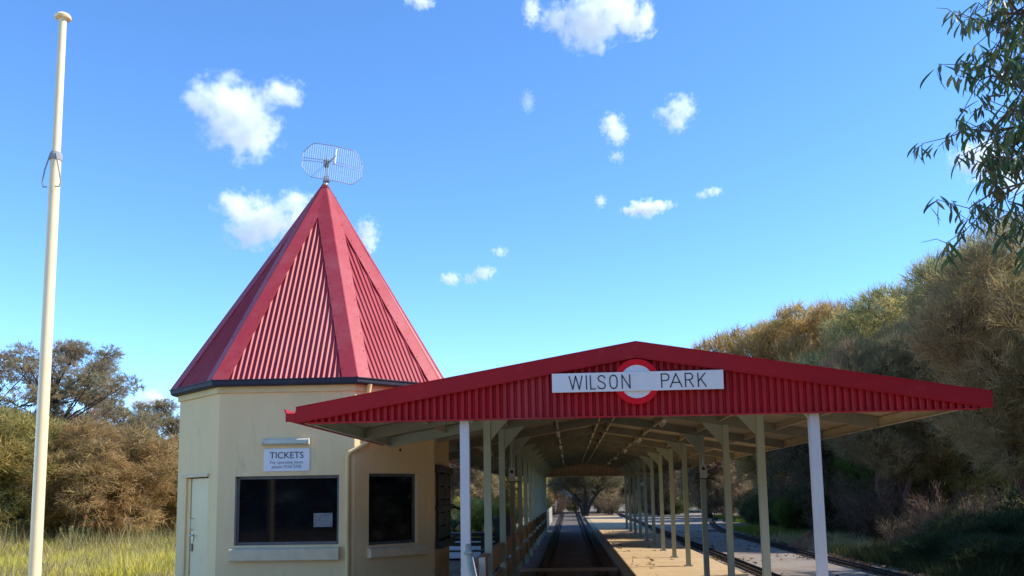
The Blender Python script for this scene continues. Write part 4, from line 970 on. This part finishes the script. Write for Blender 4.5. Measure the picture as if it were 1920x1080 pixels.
# ------------------------------------------------------------------ clouds (volumes far behind everything)
def px_ray(x, y):
    p, q = x - 960, y - PPY; c, s = math.cos(ROLL), math.sin(ROLL)
    a, b = c * p - s * q, s * p + c * q
    return (_r * (a / F_PX) + _f + _u * (-b / F_PX))
def cloud(cx_, cy2, lobes, label, dens=1.0, D=900.0, erode=1.0):
    """lobes: (dx, dy, rx, ry) around the centre in picture-angle units of 1/F_PX"""
    k = D / F_PX; pos = Vector((0, 0, EYE)) + px_ray(cx_, cy2) * D
    mb = MB()
    bmj = bmesh.new(); S = []
    for dx, dy, r1, r2 in lobes:
        c = Vector((dx * k, 0, -dy * k)); rad = Vector((r1 * k, (r1 + r2) / 2 * k, r2 * k)); S.append((c, rad))
        mt = Matrix.Translation(c) @ Matrix.Diagonal((*(rad * 1.12), 1)); bmesh.ops.create_icosphere(bmj, subdivisions=3, radius=1, matrix=mt)
    me = bpy.data.meshes.new('cloud'); bmj.to_mesh(me); bmj.free()
    tmp = bpy.data.objects.new('cloud', me); col.objects.link(tmp)
    md = tmp.modifiers.new('r', 'REMESH'); md.mode = 'VOXEL'; md.voxel_size = max(min(r[1].z for r in S) * .22, .6)
    dg = bpy.context.evaluated_depsgraph_get(); dg.update()
    m2 = bpy.data.meshes.new_from_object(tmp.evaluated_get(dg)); bpy.data.objects.remove(tmp)
    o = obj('cloud', m2); o.location = pos; o.rotation_euler = (0, 0, YAW)
    m = bpy.data.materials.new('cloud_vapour'); m.use_nodes = True; nt = m.node_tree; L = nt.links
    nt.nodes.remove(nt.nodes['Principled BSDF']); out = nt.nodes['Material Output']
    pv = nt.nodes.new('ShaderNodeVolumePrincipled'); pv.inputs['Color'].default_value = (1, 1, 1, 1); pv.inputs['Anisotropy'].default_value = .15
    tc = nt.nodes.new('ShaderNodeTexCoord'); prev = None
    for c, rad in S:
        mp = nt.nodes.new('ShaderNodeMapping'); mp.vector_type = 'POINT'
        mp.inputs['Scale'].default_value = [1 / v for v in rad]; mp.inputs['Location'].default_value = [-a / v for a, v in zip(c, rad)]
        L.new(tc.outputs['Object'], mp.inputs[0]); ln = nt.nodes.new('ShaderNodeVectorMath'); ln.operation = 'LENGTH'; L.new(mp.outputs[0], ln.inputs[0])
        sb = nt.nodes.new('ShaderNodeMath'); sb.operation = 'SUBTRACT'; sb.inputs[0].default_value = 1; L.new(ln.outputs['Value'], sb.inputs[1])
        if prev is None: prev = sb.outputs[0]
        else:
            mx = nt.nodes.new('ShaderNodeMath'); mx.operation = 'SMOOTH_MAX'; mx.inputs[2].default_value = .3; L.new(prev, mx.inputs[0]); L.new(sb.outputs[0], mx.inputs[1]); prev = mx.outputs[0]
    big = max(r[1].x for r in S)
    nz = nt.nodes.new('ShaderNodeTexNoise'); nz.inputs['Scale'].default_value = 2.6 / big; nz.inputs['Detail'].default_value = 8; nz.inputs['Roughness'].default_value = .68
    off = nt.nodes.new('ShaderNodeVectorMath'); off.operation = 'ADD'; off.inputs[1].default_value = (cx_ * 3.1, cy2 * 1.7, 0)
    L.new(tc.outputs['Object'], off.inputs[0]); L.new(off.outputs[0], nz.inputs['Vector'])
    ms = nt.nodes.new('ShaderNodeMath'); ms.operation = 'MULTIPLY_ADD'; ms.inputs[1].default_value = 3.4 * erode; ms.inputs[2].default_value = -1.80 * erode; L.new(nz.outputs['Fac'], ms.inputs[0])
    ad = nt.nodes.new('ShaderNodeMath'); ad.operation = 'ADD'; L.new(prev, ad.inputs[0]); L.new(ms.outputs[0], ad.inputs[1])
    rg = nt.nodes.new('ShaderNodeMapRange'); rg.interpolation_type = 'SMOOTHSTEP'; rg.inputs[1].default_value = 0; rg.inputs[2].default_value = .95; rg.inputs[3].default_value = 0; rg.inputs[4].default_value = dens * 8.5 / (2 * big)
    L.new(ad.outputs[0], rg.inputs[0]); L.new(rg.outputs[0], pv.inputs['Density']); L.new(pv.outputs[0], out.inputs['Volume'])
    m2.materials.clear(); m2.materials.append(m)
    return tag(o, label, 'cloud', 'small white clouds')
cloud(452, 215, [(0, 15, 78, 78), (-30, -25, 75, 55), (75, -40, 52, 30), (-80, -25, 38, 32), (20, 45, 62, 42)], 'largest puffy white cloud, above and left of the kiosk antenna', 1.1)
cloud(495, 415, [(-50, -30, 48, 34), (5, 0, 72, 52), (-25, 28, 55, 34), (60, -42, 42, 22), (75, 0, 45, 44)], 'puffy white cloud partly hidden by the kiosk roof', 1.1)
cloud(688, 436, [(0, 0, 26, 34), (6, 20, 16, 26)], 'faint cloud scrap just past the slope of the kiosk roof', .5)
cloud(1112, 30, [(-10, 15, 62, 58), (45, 0, 68, 44), (-70, 2, 38, 32), (88, 12, 34, 36), (20, -30, 70, 34)], 'white cloud at the top edge of the picture', 1.2)
cloud(997, 20, [(0, 0, 20, 34)], 'small cloud scrap beside the top edge cloud', 0.35)
cloud(1151, 240, [(-3, -6, 26, 28), (6, 12, 24, 26)], 'wispy small cloud below the top edge cloud', .5)
cloud(1268, 210, [(8, -8, 38, 28), (0, 18, 30, 24), (-24, 2, 22, 16)], 'ragged small cloud with a hollow middle', .5)
cloud(1210, 388, [(0, 3, 36, 20), (26, -3, 34, 11), (-28, 7, 26, 11)], 'flat bright small cloud above the gable', 1.2)
cloud(1330, 362, [(8, -3, 22, 10), (-12, 4, 18, 8)], 'thin small streak of cloud near the grove', 0.45)
cloud(845, 523, [(0, 0, 22, 16)], 'tiny white cloud low over the shelter roof, outer of two', .6)
cloud(898, 516, [(10, -4, 28, 16), (-16, 8, 18, 12)], 'tiny white cloud low over the shelter roof, inner of two', .6)
cloud(990, 190, [(0, 0, 16, 26)], 'faint upright wisp of cloud in mid sky', 0.25)
cloud(1157, 294, [(0, 0, 18, 14)], 'tiny wisp of cloud under the wispy small cloud', 0.35)
cloud(1126, 377, [(0, 0, 13, 15)], 'tiny wisp beside the flat bright cloud', 0.30)
cloud(937, 472, [(0, 0, 19, 12)], 'faint tiny wisp above the two low clouds', 0.30)
cloud(276, 752, [(8, -4, 30, 20), (-14, 6, 24, 14)], 'small pinkish white cloud between the trees and the kiosk eave', 1.5)
cloud(786, 2, [(0, 0, 34, 14)], 'sliver of cloud cut by the top edge', .9)
cloud(1840, 300, [(0, 0, 60, 44), (50, 30, 50, 40)], 'white cloud glimpsed through the gum leaves', 1.0)
